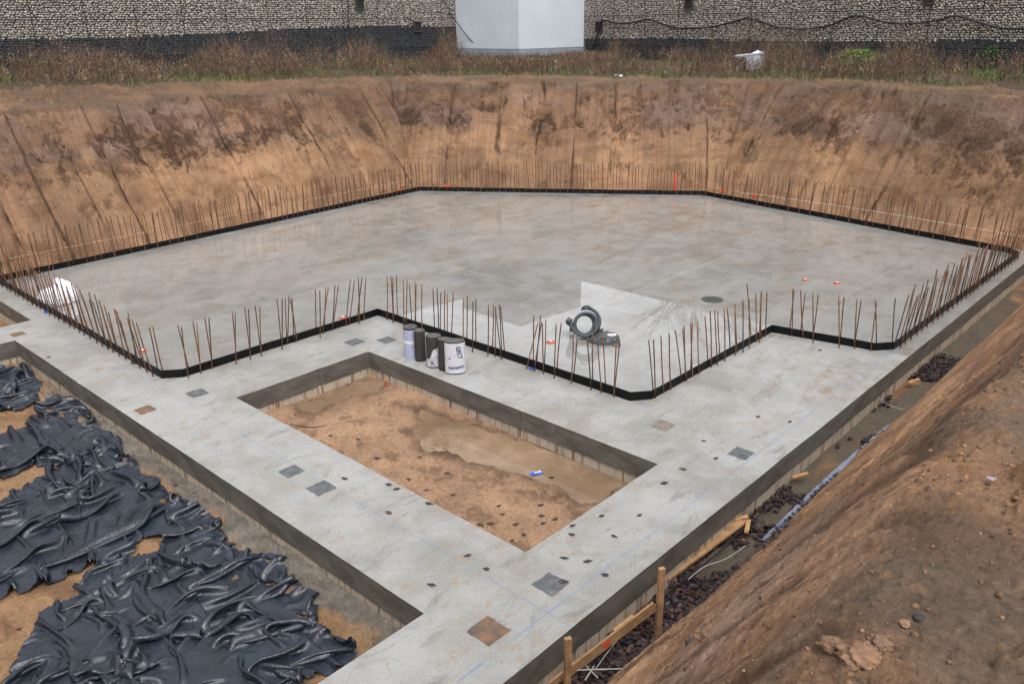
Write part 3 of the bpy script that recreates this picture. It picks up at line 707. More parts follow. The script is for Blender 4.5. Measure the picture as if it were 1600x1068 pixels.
row((-21.0+.1, 11.4), STRIP[0], LFN, 'thin rusty starter bar on the far left strip nearest the left corner', 'starter bars of the far left row', (-.03, 0), .95)
row(STRIP[12], (-20.9, 11.4), 74, None, None, (-.02, 0), .95, collect=farb)
row((-20.9, 11.4), STRIP[0], 34, None, None, (-.03, 0), .95, collect=farb)
Vs = []; Fs = []; off = 0
for b_, t_ in farb:
    V, F = tube_arrays([b_-Vector((0, 0, .003)), b_.lerp(t_, .5)+Vector((rr.gauss(0, .008), 0, 0)), t_], .0095, 5); Vs.append(V); Fs.append(F+off); off += len(V)
o = mesh_np('starter_bars', np.concatenate(Vs), np.concatenate(Fs), M_rebar); tag(o, 'distant rows of thin rusty starter bars along the far strip edges', 'rebar', kind='stuff')

# ------------------------------------------------------------------ bitumen rolls
def elli_roll(rx, ry, h, ang, mat, body_name='roll_body', wob=.004, seed=1, n=40, crease=0):
    V = []; F = []; zs = np.linspace(0, h, 14); r_ = random.Random(seed)
    for k, z in enumerate(zs):
        for i in range(n):
            t = i/n*2*PI; w = 1+wob*4*(vn(np.array([i*.9]), np.array([k*.7+seed]), seed)[0]-.5)+crease*(abs(vn(np.array([i*.8+k*.5]), np.array([k*.8-i*.2]), seed+9)[0]-.5)-.2)
            s_ = .985 if k in (0, 13) else 1
            V.append((rx*math.cos(t)*w*s_, ry*math.sin(t)*w*s_, z))
    for k in range(13):
        for i in range(n): j = (i+1) % n; F.append((k*n+i, k*n+j, (k+1)*n+j, (k+1)*n+i))
    F.append(tuple(range(n))[::-1])
    F.append(tuple(13*n+i for i in range(n)))
    return V, F
def spiral_end(rx, ry, z, hole, mat, parent, name='roll_end'):
    V = []; F = []; n = 40; rings = 9
    for k in range(rings):
        q = 1-(1-hole)*k/(rings-1); zz = z+(.008 if k % 2 else .002)
        for i in range(n): t = i/n*2*PI; V.append((rx*q*.99*math.cos(t), ry*q*.99*math.sin(t), zz))
    for k in range(rings-1):
        for i in range(n): j = (i+1) % n; F.append((k*n+i, k*n+j, (k+1)*n+j, (k+1)*n+i))
    base = (rings-1)*n
    for i in range(n): t = i/n*2*PI; V.append((rx*hole*.9*math.cos(t), ry*hole*.9*math.sin(t), z-.06))
    for i in range(n): j = (i+1) % n; F.append((base+i, base+j, base+n+j, base+n+i))
    F.append(tuple(base+n+i for i in range(n)))
    return mesh_np(name, V, F, mat, parent, smooth=False)
def text_curved(txt, size, mat, parent, name, rx, ry, h, ang0, rot=0, prox=.004):
    cu = bpy.data.curves.new(name, 'FONT'); cu.body = txt; cu.size = size; cu.align_x = 'CENTER'; cu.resolution_u = 3; cu.offset = size*.02
    to = bpy.data.objects.new(name, cu); sc.collection.objects.link(to); dg = bpy.context.evaluated_depsgraph_get(); dg.update()
    me = bpy.data.meshes.new_from_object(to.evaluated_get(dg)); bpy.data.objects.remove(to)
    c, s_ = math.cos(rot), math.sin(rot)
    for v_ in me.vertices:
        x, y = v_.co.x*c-v_.co.y*s_, v_.co.x*s_+v_.co.y*c
        rm = (rx+ry)/2; t = ang0+x/rm
        nx, ny = math.cos(t)/rx, math.sin(t)/ry; L = math.hypot(nx, ny)
        v_.co = (rx*math.cos(t)+nx/L*prox, ry*math.sin(t)+ny/L*prox, h+y)
    me.materials.clear(); me.materials.append(mat); o = bpy.data.objects.new(name, me); return link(o, parent)
def roll(px, py, rx, ry, h, rz, label, kind, seed):
    r = empty('bitumen_roll', P(px, py, 0), rz); tag(r, label, 'felt roll', 'upright rolls of bitumen felt beside the pit opening')
    V, F = elli_roll(rx, ry, h, 0, M_bit, seed=seed)
    F.pop()
    mesh_np('roll_body', V, F, M_bit, r); wrap_ = r
    spiral_end(rx, ry, h, .35 if kind == 'lilac' else .06, M_bitcut, r)
    fr = -PI/2-rz
    if kind == 'lilac':
        for z0, z1, mt, nm, e in ((.0, .50, M_lilac, 'lilac_wrapper', .004), (.25, .31, M_white, 'white_band', .008)):
            V, F = elli_roll(rx+e, ry+e, z1-z0, 0, mt, seed=seed+3, wob=.001); V = [(x, y, z+z0) for x, y, z in V]; mesh_np(nm, V, F[:-2], mt, r)
    if kind in ('white', 'crumple'):
        top = h-.02; V, F = elli_roll(rx+.006, ry+.006, top-.02, 0, M_wrap, seed=seed+5, wob=.004 if kind == 'white' else .012, crease=.05 if kind == 'white' else .3)
        F = F[:-2]; V = [(x, y, z+.02) for x, y, z in V]
        if kind == 'crumple':     # torn wrapper: high on the right, low on the left
            n = 40; V2 = []
            for k in range(14):
                for i in range(n):
                    x, y, z = V[k*n+i]; t = i/n*2*PI; lim = .24+.20*math.sin(t-fr)*1+.03*math.sin(t*7); q = k/13
                    V2.append((x*(1+.25*q*max(0, math.cos(t-fr-.6))*.6), y*(1+.1*q), .02+q*max(.08, min(lim+.03, top))))
            V = V2
        wrap_ = mesh_np('white_wrapper', V, F, M_wrap, r)
        if kind == 'white':
            text_curved('GECT', .085, M_navy, wrap_, 'lettering', rx+.008, ry+.008, .37, fr+.30, rot=-PI/2+.15)
            text_curved('hmmn', .085, M_navy, wrap_, 'lettering', rx+.008, ry+.008, .10, fr+.22, rot=.08)
            text_curved('•', .09, M_navy, wrap_, 'lettering', rx+.008, ry+.008, .25, fr-.45)
        else:
            text_curved('K', .085, M_navy, wrap_, 'lettering', rx+.016, ry+.016, .07, fr-.1)
    return r
roll(643.5, 556, .118, .118, .53, 0, 'bitumen felt roll with lilac wrapper and white band, leftmost of five', 'lilac', 1)
roll(657.5, 562, .092, .092, .53, 0, 'bare black bitumen felt roll right of the lilac one', 'bare', 2)
roll(679, 571, .125, .115, .53, 0, 'bitumen felt roll in a crumpled torn white wrapper, middle of five', 'crumple', 3)
roll(697.5, 577, .125, .085, .53, -.2, 'bare black bitumen felt roll half hidden behind the white lettered one', 'bare', 4)
roll(712, 581.5, .160, .095, .55, .12, 'oval white wrapped felt roll with dark blue lettering, rightmost', 'white', 5)

# ------------------------------------------------------------------ hose and cover
def hose():
    c = P(912, 529, 0); c = Vector((c.x, c.y, 0)); R = .235; pts = []
    ex = Vector((math.cos(-.25), math.sin(-.25), 0)); ey = Vector((.10, .30, .95)).normalized(); en = ex.cross(ey)
    cen = c+Vector((0, 0, 0))+ey*(R+.055)
    n = 330
    for i in range(n):
        t = i/(n-1)*2*PI*2.9+PI*.55; r_ = R-.05*math.sin(i/(n-1)*PI)*.9*(1 if i > 110 else .2)-.012*math.sin(t*2); w = (i/(n-1)-.5)*.19
        pts.append(cen+ex*math.cos(t)*r_+ey*math.sin(t)*r_+en*w)
    tail0 = pts[0]
    # tail hanging at the left down to the floor
    a0 = P(893, 521, 0); a0.z = .04
    pts = [a0, a0+Vector((-.01, 0, .15)), a0+Vector((.0, .02, .3))]+[]
    root = empty('drainage_hose', c); tag(root, 'coiled dark grey corrugated hose standing on the wet slab', 'hose')
    coil = []
    for i in range(n):
        t = i/(n-1)*2*PI*2.85+PI*.95; q = i/(n-1); r_ = R*1.07*(1-.30*math.sin(q*PI)); w = (.5-q)*.22
        coil.append(cen+ex*(math.cos(t)*r_+.02*math.sin(q*9))+ey*(math.sin(t)*r_-(R-r_)*.7)+en*w)
    dn = []
    for i in range(len(coil)-1): dn += [coil[i], coil[i].lerp(coil[i+1], .5)]
    rad = [.033 if (i//2) % 2 else .027 for i in range(len(dn))]
    V, F = tube_arrays(dn, np.array(rad), 12); o = mesh_np('hose_coil', V, F, M_hose); world_children_fix(o, root)
    tl = spline([coil[0], coil[0]+Vector((-.045, -.01, -.06)), a0+Vector((.0, 0, .12)), a0+Vector((0, -.03, .01))], 14)
    V, F = tube_arrays(tl, np.array([.045 if (i//1) % 2 else .039 for i in range(len(tl))]), 12); o = mesh_np('hose_end', V, F, M_hose); world_children_fix(o, root)
    tie = [cen+ey*(R+.0)+Vector((dx, 0, dz)) for dx, dz in ((-.09, -.02), (-.05, .045), (0, .058), (.05, .05), (.09, .0))]
    V, F = tube_arrays(spline(tie, 5), .012, 6); o = mesh_np('tie_strap', V, F, M_cable); world_children_fix(o, root)
hose()
def lid():
    c = P(942, 530, 0); r = empty('manhole_cover', c, .1); tag(r, 'dark grey round plastic manhole cover with white oval sticker', 'manhole cover')
    bm = bmesh.new(); 
    cyl(bm, (0, 0, .004), (0, 0, .055), .295, .29, 48); cyl(bm, (0, 0, .05), (0, 0, .072), .265, .20, 48)
    bm_obj('cover_plate', bm, M_lid, r, bevel=.006)
    bm = bmesh.new()
    for k in range(12):
        t = k/12*2*PI; box(bm, (math.cos(t)*.235, math.sin(t)*.235, .064), (.06, .012, .02), Matrix.Rotation(t, 3, 'Z'))
    bm_obj('rib', bm, M_lid, r)
    bm = bmesh.new(); box(bm, (-.02, .21, .09), (.11, .07, .05)); box(bm, (-.02, .19, .12), (.14, .03, .02)); bm_obj('hinge', bm, M_lid, r, bevel=.006)
    bm = bmesh.new(); box(bm, (-.03, -.17, .071), (.10, .075, .014)); bm_obj('socket', bm, M_black, r)
    V, F = tube_arrays(spline([(.13, -.24, .03), (.11, -.33, .02), (.17, -.37, .015), (.24, -.34, .02), (.20, -.22, .03)], 6), .009, 6); mesh_np('handle', V, F, M_lid, r)
    n = 28; V = [(.165+.085*math.cos(i/n*2*PI), .02+.065*math.sin(i/n*2*PI), .0745) for i in range(n)]; stk = mesh_np('sticker', V, [list(range(n))], M_white, r, smooth=False)
    bm = bmesh.new(); box(bm, (.160, .04, .0755), (.085, .018, .001)); box(bm, (.175, .005, .0755), (.05, .010, .001)); bm_obj('sticker_print', bm, M_red, stk)
lid()
c = P(1113, 468, 0); r = empty('floor_opening', c); tag(r, 'round dark manhole opening set flush into the slab', 'floor opening')
bm = bmesh.new(); 
V = []; F = []; n = 40
for rr_, z in ((.225, .003), (.215, .010), (.195, .010), (.19, .004)):
    for i in range(n): V.append((rr_*math.cos(i/n*2*PI), rr_*math.sin(i/n*2*PI), z))
for k in range(3):
    for i in range(n): j = (i+1) % n; F.append((k*n+i, k*n+j, (k+1)*n+j, (k+1)*n+i))
bm.free(); mesh_np('ring', V, F, M_lid, r, smooth=False)
mesh_np('shade_disc', [(.192*math.cos(i/n*2*PI), .192*math.sin(i/n*2*PI), .005) for i in range(n)], [list(range(n))], simple('opening_shade', (.03, .035, .03), .3), r, smooth=False)  # dark disc at slab level; shade of the open hole put into its colour
# orange caps
CAPS = [(223, 549, 'inside the left front strip corner'), (412, 540, 'behind the strip left of the middle notch'), (536, 497, 'behind the strip just left of the middle notch'), (860, 535, 'on bright wet slab left of the hose'), (1258, 438, 'beyond the round opening, left of a pair'), (1308, 443, 'beyond the round opening, right of a pair'), (990, 527, 'by the manhole cover right edge')]
cap0 = None
for i, (px, py, where) in enumerate(CAPS[:6]):
    p = P(px, py, 0)
    if cap0 is None:
        cap0 = empty('pipe_cap', p); bm = bmesh.new(); cyl(bm, (0, 0, .001), (0, 0, .022), .075, .07, 24); cyl(bm, (0, 0, .02), (0, 0, .035), .045, .04, 20); bm_obj('cap_disc', bm, M_orange, cap0, bevel=.003)
        bm = bmesh.new(); cyl(bm, (0, 0, .034), (0, 0, .039), .026, .024, 16); bm_obj('cap_centre', bm, M_white, cap0); o = cap0
    else:
        o = cap0.copy(); link(o); o.location = p
        for ch in list(cap0.children): c_ = ch.copy(); link(c_); c_.parent = o
    tag(o, 'orange plastic pipe cap '+where, 'pipe cap', 'orange pipe caps on the slab')

# ------------------------------------------------------------------ crumpled sheets (a small cloth solver)
def crumple(name, outline, h, comp, seed, mat, label, cat, ground=None, lift=.12, steps=110, dome=0., group=None, dirf=None, zmax=.5):
    """outline: world xy. Rest lengths exceed the covered area, so the sheet buckles into folds."""
    ol = np.array(outline); x0, y0 = ol.min(0)-h; x1, y1 = ol.max(0)+h
    nx = int((x1-x0)/h)+2; ny = int((y1-y0)/h)+2
    X, Y = np.meshgrid(x0+np.arange(nx)*h, y0+np.arange(ny)*h, indexing='ij')
    d, _, _ = sdist(X, Y, [tuple(p) for p in ol])
    wob = .16*(fbm(X*2.6, Y*2.6, 4, seed)-.5)+.05*(fbm(X*9, Y*9, 3, seed+1)-.5)
    S_ = d+wob; gx, gy = np.gradient(S_, h); gn = gx*gx+gy*gy+1e-6; edge = np.abs(S_) < h*.75
    M = S_ < h*.35
    X = X-np.where(edge & M, np.clip(S_*gx/gn, -h, h), 0); Y = Y-np.where(edge & M, np.clip(S_*gy/gn, -h, h), 0)
    G = ground(X, Y)+.022; G = np.maximum(G, (np.roll(G, 1, 0)+np.roll(G, -1, 0)+np.roll(G, 1, 1)+np.roll(G, -1, 1))/4)
    rng = np.random.RandomState(seed)
    ang = PI*2*fbm(X*.55, Y*.55, 2, seed+3)*1.3 if dirf is None else dirf(X, Y)
    cx, cy = np.cos(ang), np.sin(ang)
    cm = 1+(comp-1)*(.40+1.2*fbm(X*1.3, Y*1.3, 3, seed+5))
    ph = fbm(X*2.2, Y*2.2, 3, seed+7)*9
    inn = ss(0, .25, -d)
    rid = np.sin((X*cx+Y*cy)*2*PI/.19+ph)
    Z = G+.012+inn*(lift*(.35+.9*fbm(X*2, Y*2, 4, seed+9))+.9*lift*ss(.5, .7, fbm(X*1.1, Y*1.1, 2, seed+15))+.04*rid+dome*ss(0, .7, -d))+.012*rng.rand(nx, ny)
    Pm = np.stack([X+.004*rng.randn(nx, ny), Y+.004*rng.randn(nx, ny), Z], -1); Q = Pm.copy()
    er = M & np.roll(M, 1, 0) & np.roll(M, -1, 0) & np.roll(M, 1, 1) & np.roll(M, -1, 1)
    bdry = M & ~er
    def metric(dx, dy):
        L = math.hypot(dx, dy)*h; c = (dx*cx+dy*cy)*h; t2 = L*L-c*c
        return np.sqrt((c*cm)**2+t2*(1+(cm-1)*.30)**2)
    cons = []
    def addc(dx, dy, st, k):
        rest = (metric(dx, dy)*(.985 if k > 1 else 1), math.hypot(dx, dy)*h)
        par = (2 if k == 1 else 4)
        axis0 = dx != 0
        for q in range(par):
            ax = 0 if dx != 0 else 1
            if k == 2 and q > 3: continue
            idx = np.arange(q, (nx if ax == 0 else ny), par)
            if k == 2: pass
            if ax == 0:
                idx = idx[idx+dx < nx]
                if dy >= 0: A = np.ix_(idx, np.arange(0, ny-dy)); B = np.ix_(idx+dx, np.arange(dy, ny))
                else: A = np.ix_(idx, np.arange(-dy, ny)); B = np.ix_(idx+dx, np.arange(0, ny+dy))
            else:
                idx = idx[idx+dy < ny]; A = np.ix_(np.arange(nx), idx); B = np.ix_(np.arange(nx), idx+dy)
            w = (M[A] & M[B]).astype(np.float32)*.5*st
            cons.append((A, B, rest[0][A], rest[1], w))
    for c_ in ((1, 0), (0, 1), (1, 1), (1, -1)): addc(*c_, 1.0 if 0 in c_ else .7, 1)
    for c_ in ((2, 0), (0, 2)): addc(*c_, .38, 2)
    for c_ in ((4, 0), (0, 4)):
        rest = metric(*c_)*.95; base_ = 4*h; ax = 0 if c_[0] else 1
        for q in range(8):
            n_ = nx if ax == 0 else ny; idx = np.arange(q, n_, 8); idx = idx[idx+4 < n_]
            if ax == 0: A = np.ix_(idx, np.arange(ny)); B = np.ix_(idx+4, np.arange(ny))
            else: A = np.ix_(np.arange(nx), idx); B = np.ix_(np.arange(nx), idx+4)
            cons.append((A, B, rest[A], base_, (M[A] & M[B]).astype(np.float32)*.5*.09))
    pin = Pm.copy()
    for it in range(steps):
        rt = min(1, it/(steps*.72)); rt = rt*.8+.2
        vel = (Pm-Q)*.86; Q = Pm.copy(); vel = np.clip(vel, -.03, .03); Pm = Pm+vel; Pm[..., 2] -= .0016
        for k in range(3):
            for A, B, r1_, r0_, w in cons:
                rs = r0_+(r1_-r0_)*rt; pa = Pm[A]; pb = Pm[B]; dd = pb-pa; L = np.sqrt((dd**2).sum(-1))+1e-9
                # only resist compression fully; stretch equally
                cfr = (w*(L-rs)/L)[..., None]*dd
                Pm[A] = pa+cfr; Pm[B] = pb-cfr
            Pm[..., 2] = np.maximum(Pm[..., 2], G+.006)
            Pm[..., 2] = np.where(Pm[..., 2] > G+zmax, G+zmax+(Pm[..., 2]-G-zmax)*.5, Pm[..., 2])
            dx_ = Pm[..., :2]-pin[..., :2]; lim = .05+.30*inn; nn = np.sqrt((dx_**2).sum(-1))+1e-9; f = np.minimum(1, lim/nn); Pm[..., :2] = pin[..., :2]+dx_*f[..., None]
    # gentle smoothing of grid noise
    for _ in range(1):
        S = (np.roll(Pm, 1, 0)+np.roll(Pm, -1, 0)+np.roll(Pm, 1, 1)+np.roll(Pm, -1, 1))/4; Pm = np.where(er[..., None], Pm*.7+S*.3, Pm)
    Pm[..., 2] = np.where(bdry, np.minimum(Pm[..., 2], G+.05), Pm[..., 2])
    idx = -np.ones((nx, ny), int); idx[M] = np.arange(M.sum())
    q = M[:-1, :-1] & M[1:, :-1] & M[1:, 1:] & M[:-1, 1:]
    F = np.stack([idx[:-1, :-1][q], idx[1:, :-1][q], idx[1:, 1:][q], idx[:-1, 1:][q]], -1)
    o = mesh_np(name, Pm[M], F, mat); tag(o, label, cat, group); return o
def gfloor(X, Y): return terrain(X, Y)[0]
def pxy(L, z): return [tuple(P(x, y, z)[:2]) for x, y in L]
TA = pxy([(-90, 560), (0, 570), (32, 573), (56, 590), (50, 608), (55, 617), (25, 630), (-60, 640)], -.35)
TB = pxy([(78, 618), (130, 624), (145, 660), (186, 683), (184, 708), (170, 724), (120, 716), (60, 714), (0, 735), (-60, 745), (-60, 680), (0, 672), (42, 658), (58, 632)], -.35)
TC = pxy([(-60, 800), (0, 775), (60, 737), (130, 700), (175, 695), (210, 722), (246, 742), (262, 772), (306, 788), (343, 812), (362, 866), (330, 880), (245, 872), (255, 832), (215, 825), (205, 852), (100, 888), (0, 924), (-60, 940)], -.35)
TD = pxy([(180, 866), (255, 852), (330, 842), (362, 846), (440, 872), (447, 900), (493, 925), (490, 965), (552, 1002), (545, 1026), (470, 1045), (440, 1110), (380, 1150), (0, 1150), (0, 1068), (25, 1030), (40, 1000), (65, 945), (110, 915), (140, 885)], -.35)
GR = 'crumpled black plastic sheets in the left pit'
crumple('plastic_sheet', TA, .022, 1.7, 3, M_tarp, 'small heap of crumpled black plastic farthest back at the left edge', 'plastic sheet', gfloor, .12, group=GR, zmax=.30)
crumple('plastic_sheet', TB, .022, 1.75, 7, M_tarp, 'crumpled black plastic heap against the concrete beam, second from the back', 'plastic sheet', gfloor, .20, group=GR, zmax=.46)
crumple('plastic_sheet', TC, .020, 1.75, 12, M_tarp, 'wide crumpled black plastic sheet running off the left edge above the front heap', 'plastic sheet', gfloor, .17, group=GR, zmax=.40)
crumple('plastic_sheet', TD, .0185, 1.8, 19, M_tarp, 'largest crumpled black plastic heap at the bottom left corner', 'plastic sheet', gfloor, .20, group=GR, zmax=.48)
def white_bag():
    c = P(91, 470, 0); V = []; F = []; na, nr2 = 90, 30; r_ = np.random.RandomState(3)
    for j in range(nr2+1):
        q = j/nr2
        for i in range(na):
            t = i/na*2*PI; rr2 = .33*(1+.22*math.cos(2*t+.6)+.12*math.sin(3*t)+.05*math.sin(11*t+2*q)+.04*math.sin(17*t-3*q))
            rad = rr2*math.sin(q*PI/2)**.75; hh = .34*(max(0, math.cos(q*PI/2))**.7)*(1+.22*math.cos(t-.5))
            f = float(fbm(np.array([math.cos(t)*2.2+q*1.5]), np.array([math.sin(t)*2.2-q]), 4, 5)[0]); fo = abs(math.sin(t*5.5+f*9+q*2.5))
            rad *= 1+.16*(f-.5); hh = hh*(1+.5*(f-.5))-.035*fo*math.sin(q*PI)+(.02*fo if q > .8 else 0)
            V.append((c.x+rad*math.cos(t)*1.08, c.y+rad*math.sin(t)*.95, max(.004, hh)))
    for j in range(nr2):
        for i in range(na): k = (i+1) % na; F.append((j*na+i, (j+1)*na+i, (j+1)*na+k, j*na+k))
    tag(mesh_np('white_bag', V, F, M_bag), 'crumpled white fabric bag behind the bars at the left slab corner', 'bag')
white_bag()
V, F = tube_arrays(spline([P(70, 481, .03), P(85, 480, .05), P(100, 478, .04), P(112, 474, .05)], 6), .012, 6)
mesh_np('bag_strap', V, F, M_oldwood).name = 'loose_strap'; tag(bpy.data.objects['loose_strap'], 'brown strap lying at the foot of the white bag', 'strap')

# ------------------------------------------------------------------ leaves
def leaf_mesh(seed):
    r_ = random.Random(seed); V = []; F = []; n = 7
    for i in range(n):
        t = i/(n-1); w = .27*math.sin(PI*t**.85)**1.1*(1+.30*r_.uniform(-1, 1))+.003; x = t-.5; cu = .25*(x*x)*r_.uniform(.5, 1.5)
        V += [(x, -w, cu+.10*w+.06*r_.random()), (x, 0, cu), (x, w, cu+.12*w+.06*r_.random())]
    for i in range(n-1):
        for k in (0, 1): a = i*3+k; F.append((a, a+3, a+4, a+1))
    V.append((.62, .01, .03)); V.append((.5, .012, .01)); V.append((.5, -.012, .01)); k = len(V); F.append((k-3, k-2, k-1))
    me = bpy.data.meshes.new('leaf'); me.from_pydata(V, [], F); me.materials.append(M_leaf if seed % 4 else M_leaf2)
    for p in me.polygons: p.use_smooth = True
    return me
LM = [leaf_mesh(i+1) for i in range(6)]
SLABL = [(539,748),(607,757),(620,764),(607,801),(671,787),(731,868),(675,914),(893,835),(940,806),(999,805),(960,838),(882,872),(919,877),(945,898),(1038,755),(1067,733),(881,909),(1234,659),(1100,689),(1184,651),(1281,547),(76,558),(1119,716),(760,889),(895,821),(208,568),(1064,596)]
PITL = [(639,752),(656,716),(667,770),(709,777),(750,824),(767,821),(806,823),(780,793),(845,791),(847,808),(867,815),(849,822),(785,808),(700,742),(862,745),(590,720),(560,690),(517,684),(630,790),(820,840),(800,848)]
rl = random.Random(9)
def put_leaf(px, py, z, sz, label, grp, i):
    p = P(px, py, z)
    if z < 0: p.z = max(gz1(p.x, p.y), WZ)
    o = bpy.data.objects.new('dead_leaf', LM[i % 6]); o.location = p+Vector((0, 0, .004)); o.rotation_euler = (rl.uniform(-.15, .15), rl.uniform(-.15, .15), rl.uniform(-.7, .7)+PI*(i % 2)); s_ = sz*rl.uniform(.8, 1.15); o.scale = (s_, s_*rl.uniform(.8, 1.1), s_)
    link(o); tag(o, label, 'leaf', grp)
for i, (x, y) in enumerate(SLABL):
    far = y < 720
    lab = ('dark dead leaf lying on the far side of the slab near the strip' if y < 600 else 'dark dead leaf lying on wet concrete below the lowest strip corner' if y < 720 else
           'dark dead leaf on the beam left of the sandy pit' if x < 780 else 'dark dead leaf on the beam right of the sandy pit')
    put_leaf(x, y, 0, .10 if y > 720 else .09, lab, 'dead leaves on the concrete', i)
for i, (x, y) in enumerate(PITL): put_leaf(x, y, -.44, .10, 'dark wet leaf on the sand inside the rectangular pit', 'dead leaves in the sandy pit', i+3)
# leaf litter in the right trench
rng = np.random.RandomState(4)
def litter(n):
    a = rng.uniform(-3.83, -3.22, n*3); b = 1.5+rng.rand(n*3)**1.25*14
    keep = (fbm(a*2.2, b*1.1, 4, 201) > .38+.008*(b-3)) & ((a < -3.45)|(rng.rand(n*3) < .35)); a, b = a[keep][:n], b[keep][:n]; n = len(a)
    x = a*Vv[0]+b*Uv[0]; y = a*Vv[1]+b*Uv[1]; z = gz(x, y)+rng.rand(n)*.045+.010
    Vb = np.array([(-.5, 0, .05), (-.15, -.28, .02), (.3, -.2, .08), (.5, 0, .0), (.2, .27, .06), (-.25, .24, .1)])
    s_ = rng.uniform(.045, .085, n); th = rng.uniform(0, 2*PI, n); tx = rng.normal(0, .27, n); ty = rng.normal(0, .27, n)
    V = Vb[None]*s_[:, None, None]
    c, q = np.cos(tx), np.sin(tx); V = np.stack([V[..., 0], V[..., 1]*c[:, None]-V[..., 2]*q[:, None], V[..., 1]*q[:, None]+V[..., 2]*c[:, None]], -1)
    c, q = np.cos(ty), np.sin(ty); V = np.stack([V[..., 0]*c[:, None]+V[..., 2]*q[:, None], V[..., 1], -V[..., 0]*q[:, None]+V[..., 2]*c[:, None]], -1)
    c, q = np.cos(th), np.sin(th); V = np.stack([V[..., 0]*c[:, None]-V[..., 1]*q[:, None], V[..., 0]*q[:, None]+V[..., 1]*c[:, None], V[..., 2]], -1)
    V += np.stack([x, y, z], -1)[:, None]
    F = (np.arange(n)*6)[:, None, None]+np.array([[0, 1, 2, 3], [0, 3, 4, 5]])[None]
    pal = np.array([(.020, .011, .013), (.032, .016, .015), (.012, .008, .012), (.08, .035, .015), (.045, .023, .017)]); col = pal[rng.choice(5, n, p=[.35, .25, .25, .05, .10])]*rng.uniform(.7, 1.4, (n, 1))
    return V.reshape(-1, 3), F.reshape(-1, 4), np.repeat(col, 6, 0)
M_lit = mat_attr('leaf_litter', .55, spec=.35)
V, F, col = litter(5600)
tag(mesh_np('leaf_litter', V, F, M_lit, cols={'col': col}, smooth=False), 'dark wet leaf litter filling the narrow trench beside the slab', 'leaf litter', kind='stuff')

# ------------------------------------------------------------------ soil clods
def ico():
    bm = bmesh.new(); bmesh.ops.create_icosphere(bm, subdivisions=1, radius=1); V = np.array([v_.co[:] for v_ in bm.verts]); F = np.array([[q.index for q in f.verts] for f in bm.faces]); bm.free(); return V, F
IV, IF = ico()
def rocks(pos, size, seed, flat=.7, rot=True, jitter=.22, axes=None):
    n = len(pos); g = np.random.RandomState(seed)
    V = IV[None]*(1+jitter*g.randn(n, len(IV), 1)).clip(.5, 1.6)
    V = V*np.stack([g.uniform(.75, 1.25, n), g.uniform(.75, 1.25, n), g.uniform(flat*.8, flat*1.2, n)], -1)[:, None]
    th = g.uniform(0, 2*PI, n); c, q = np.cos(th), np.sin(th)
    if rot: V = np.stack([V[..., 0]*c[:, None]-V[..., 1]*q[:, None], V[..., 0]*q[:, None]+V[..., 1]*c[:, None], V[..., 2]], -1)
    V = V*size[:, None, None]+pos[:, None]
    F = (np.arange(n)*len(IV))[:, None, None]+IF[None]
    return V.reshape(-1, 3), F.reshape(-1, 3)
def scatter_clods():
    n = 15000; a = rng.uniform(-3.4, 4.5, n); b = rng.uniform(.8, 16, n)**1.0; b = .8+(b/16)**1.5*15
    w = np.where(a > -.9, .30+.9*(fbm(a*.9, b*.9, 4, 301) > .5), .35*(fbm(a*2, b*2, 3, 303) > .56)+.02); k = rng.rand(n) < w; a, b = a[k], b[k]
    a2 = rng.uniform(-16, -5, 700); b2 = rng.uniform(1.2, 4.0, 700); k = (fbm(a2*1.4, b2*1.4, 3, 305) > .52)|(b2 > 3.5); a2, b2 = a2[k], b2[k]
    a3 = rng.uniform(-10.7, -5, 500); b3 = rng.uniform(5.5, 7.9, 500); k = (fbm(a3*1.7, b3*1.7, 4, 307) > .52); a3, b3 = a3[k], b3[k]
    an = rng.uniform(-3.2, 3.0, 26000); bn = rng.uniform(.6, 7.5, 26000); k = rng.rand(26000) < np.where(an > -.9, .75*(fbm(an*1.6, bn*1.6, 4, 311) > .47)+.12, .35*(fbm(an*2, bn*2, 3, 313) > .5)+.05); a = np.r_[a, an[k]]; b = np.r_[b, bn[k]]
    sz = np.r_[.003+.013*rng.rand(len(a))**5, .006+.022*rng.rand(len(a2))**3, .004+.013*rng.rand(len(a3))**3]
    a = np.r_[a, a2, a3]; b = np.r_[b, b2, b3]
    x = a*Vv[0]+b*Uv[0]; y = a*Vv[1]+b*Uv[1]; z = gz(x, y)+sz*.2; z = np.where((z < WZ)&(b > 5.3)&(a < -4.7), WZ-.02, z)
    V, F = rocks(np.stack([x, y, z], -1), sz, 5)
    pal = np.array([(.20, .105, .055), (.13, .07, .038), (.10, .07, .05), (.05, .036, .030), (.22, .15, .10)]); col = pal[rng.choice(5, len(a), p=[.4, .28, .16, .13, .03])]*rng.uniform(.75, 1.25, (len(a), 1))
    tag(mesh_np('soil_clods', V, F, M_clod, cols={'col': np.repeat(col, len(IV), 0)}), 'loose crumbs and clods of brown soil scattered on bank and pit floor', 'soil clods', kind='stuff')
scatter_clods()
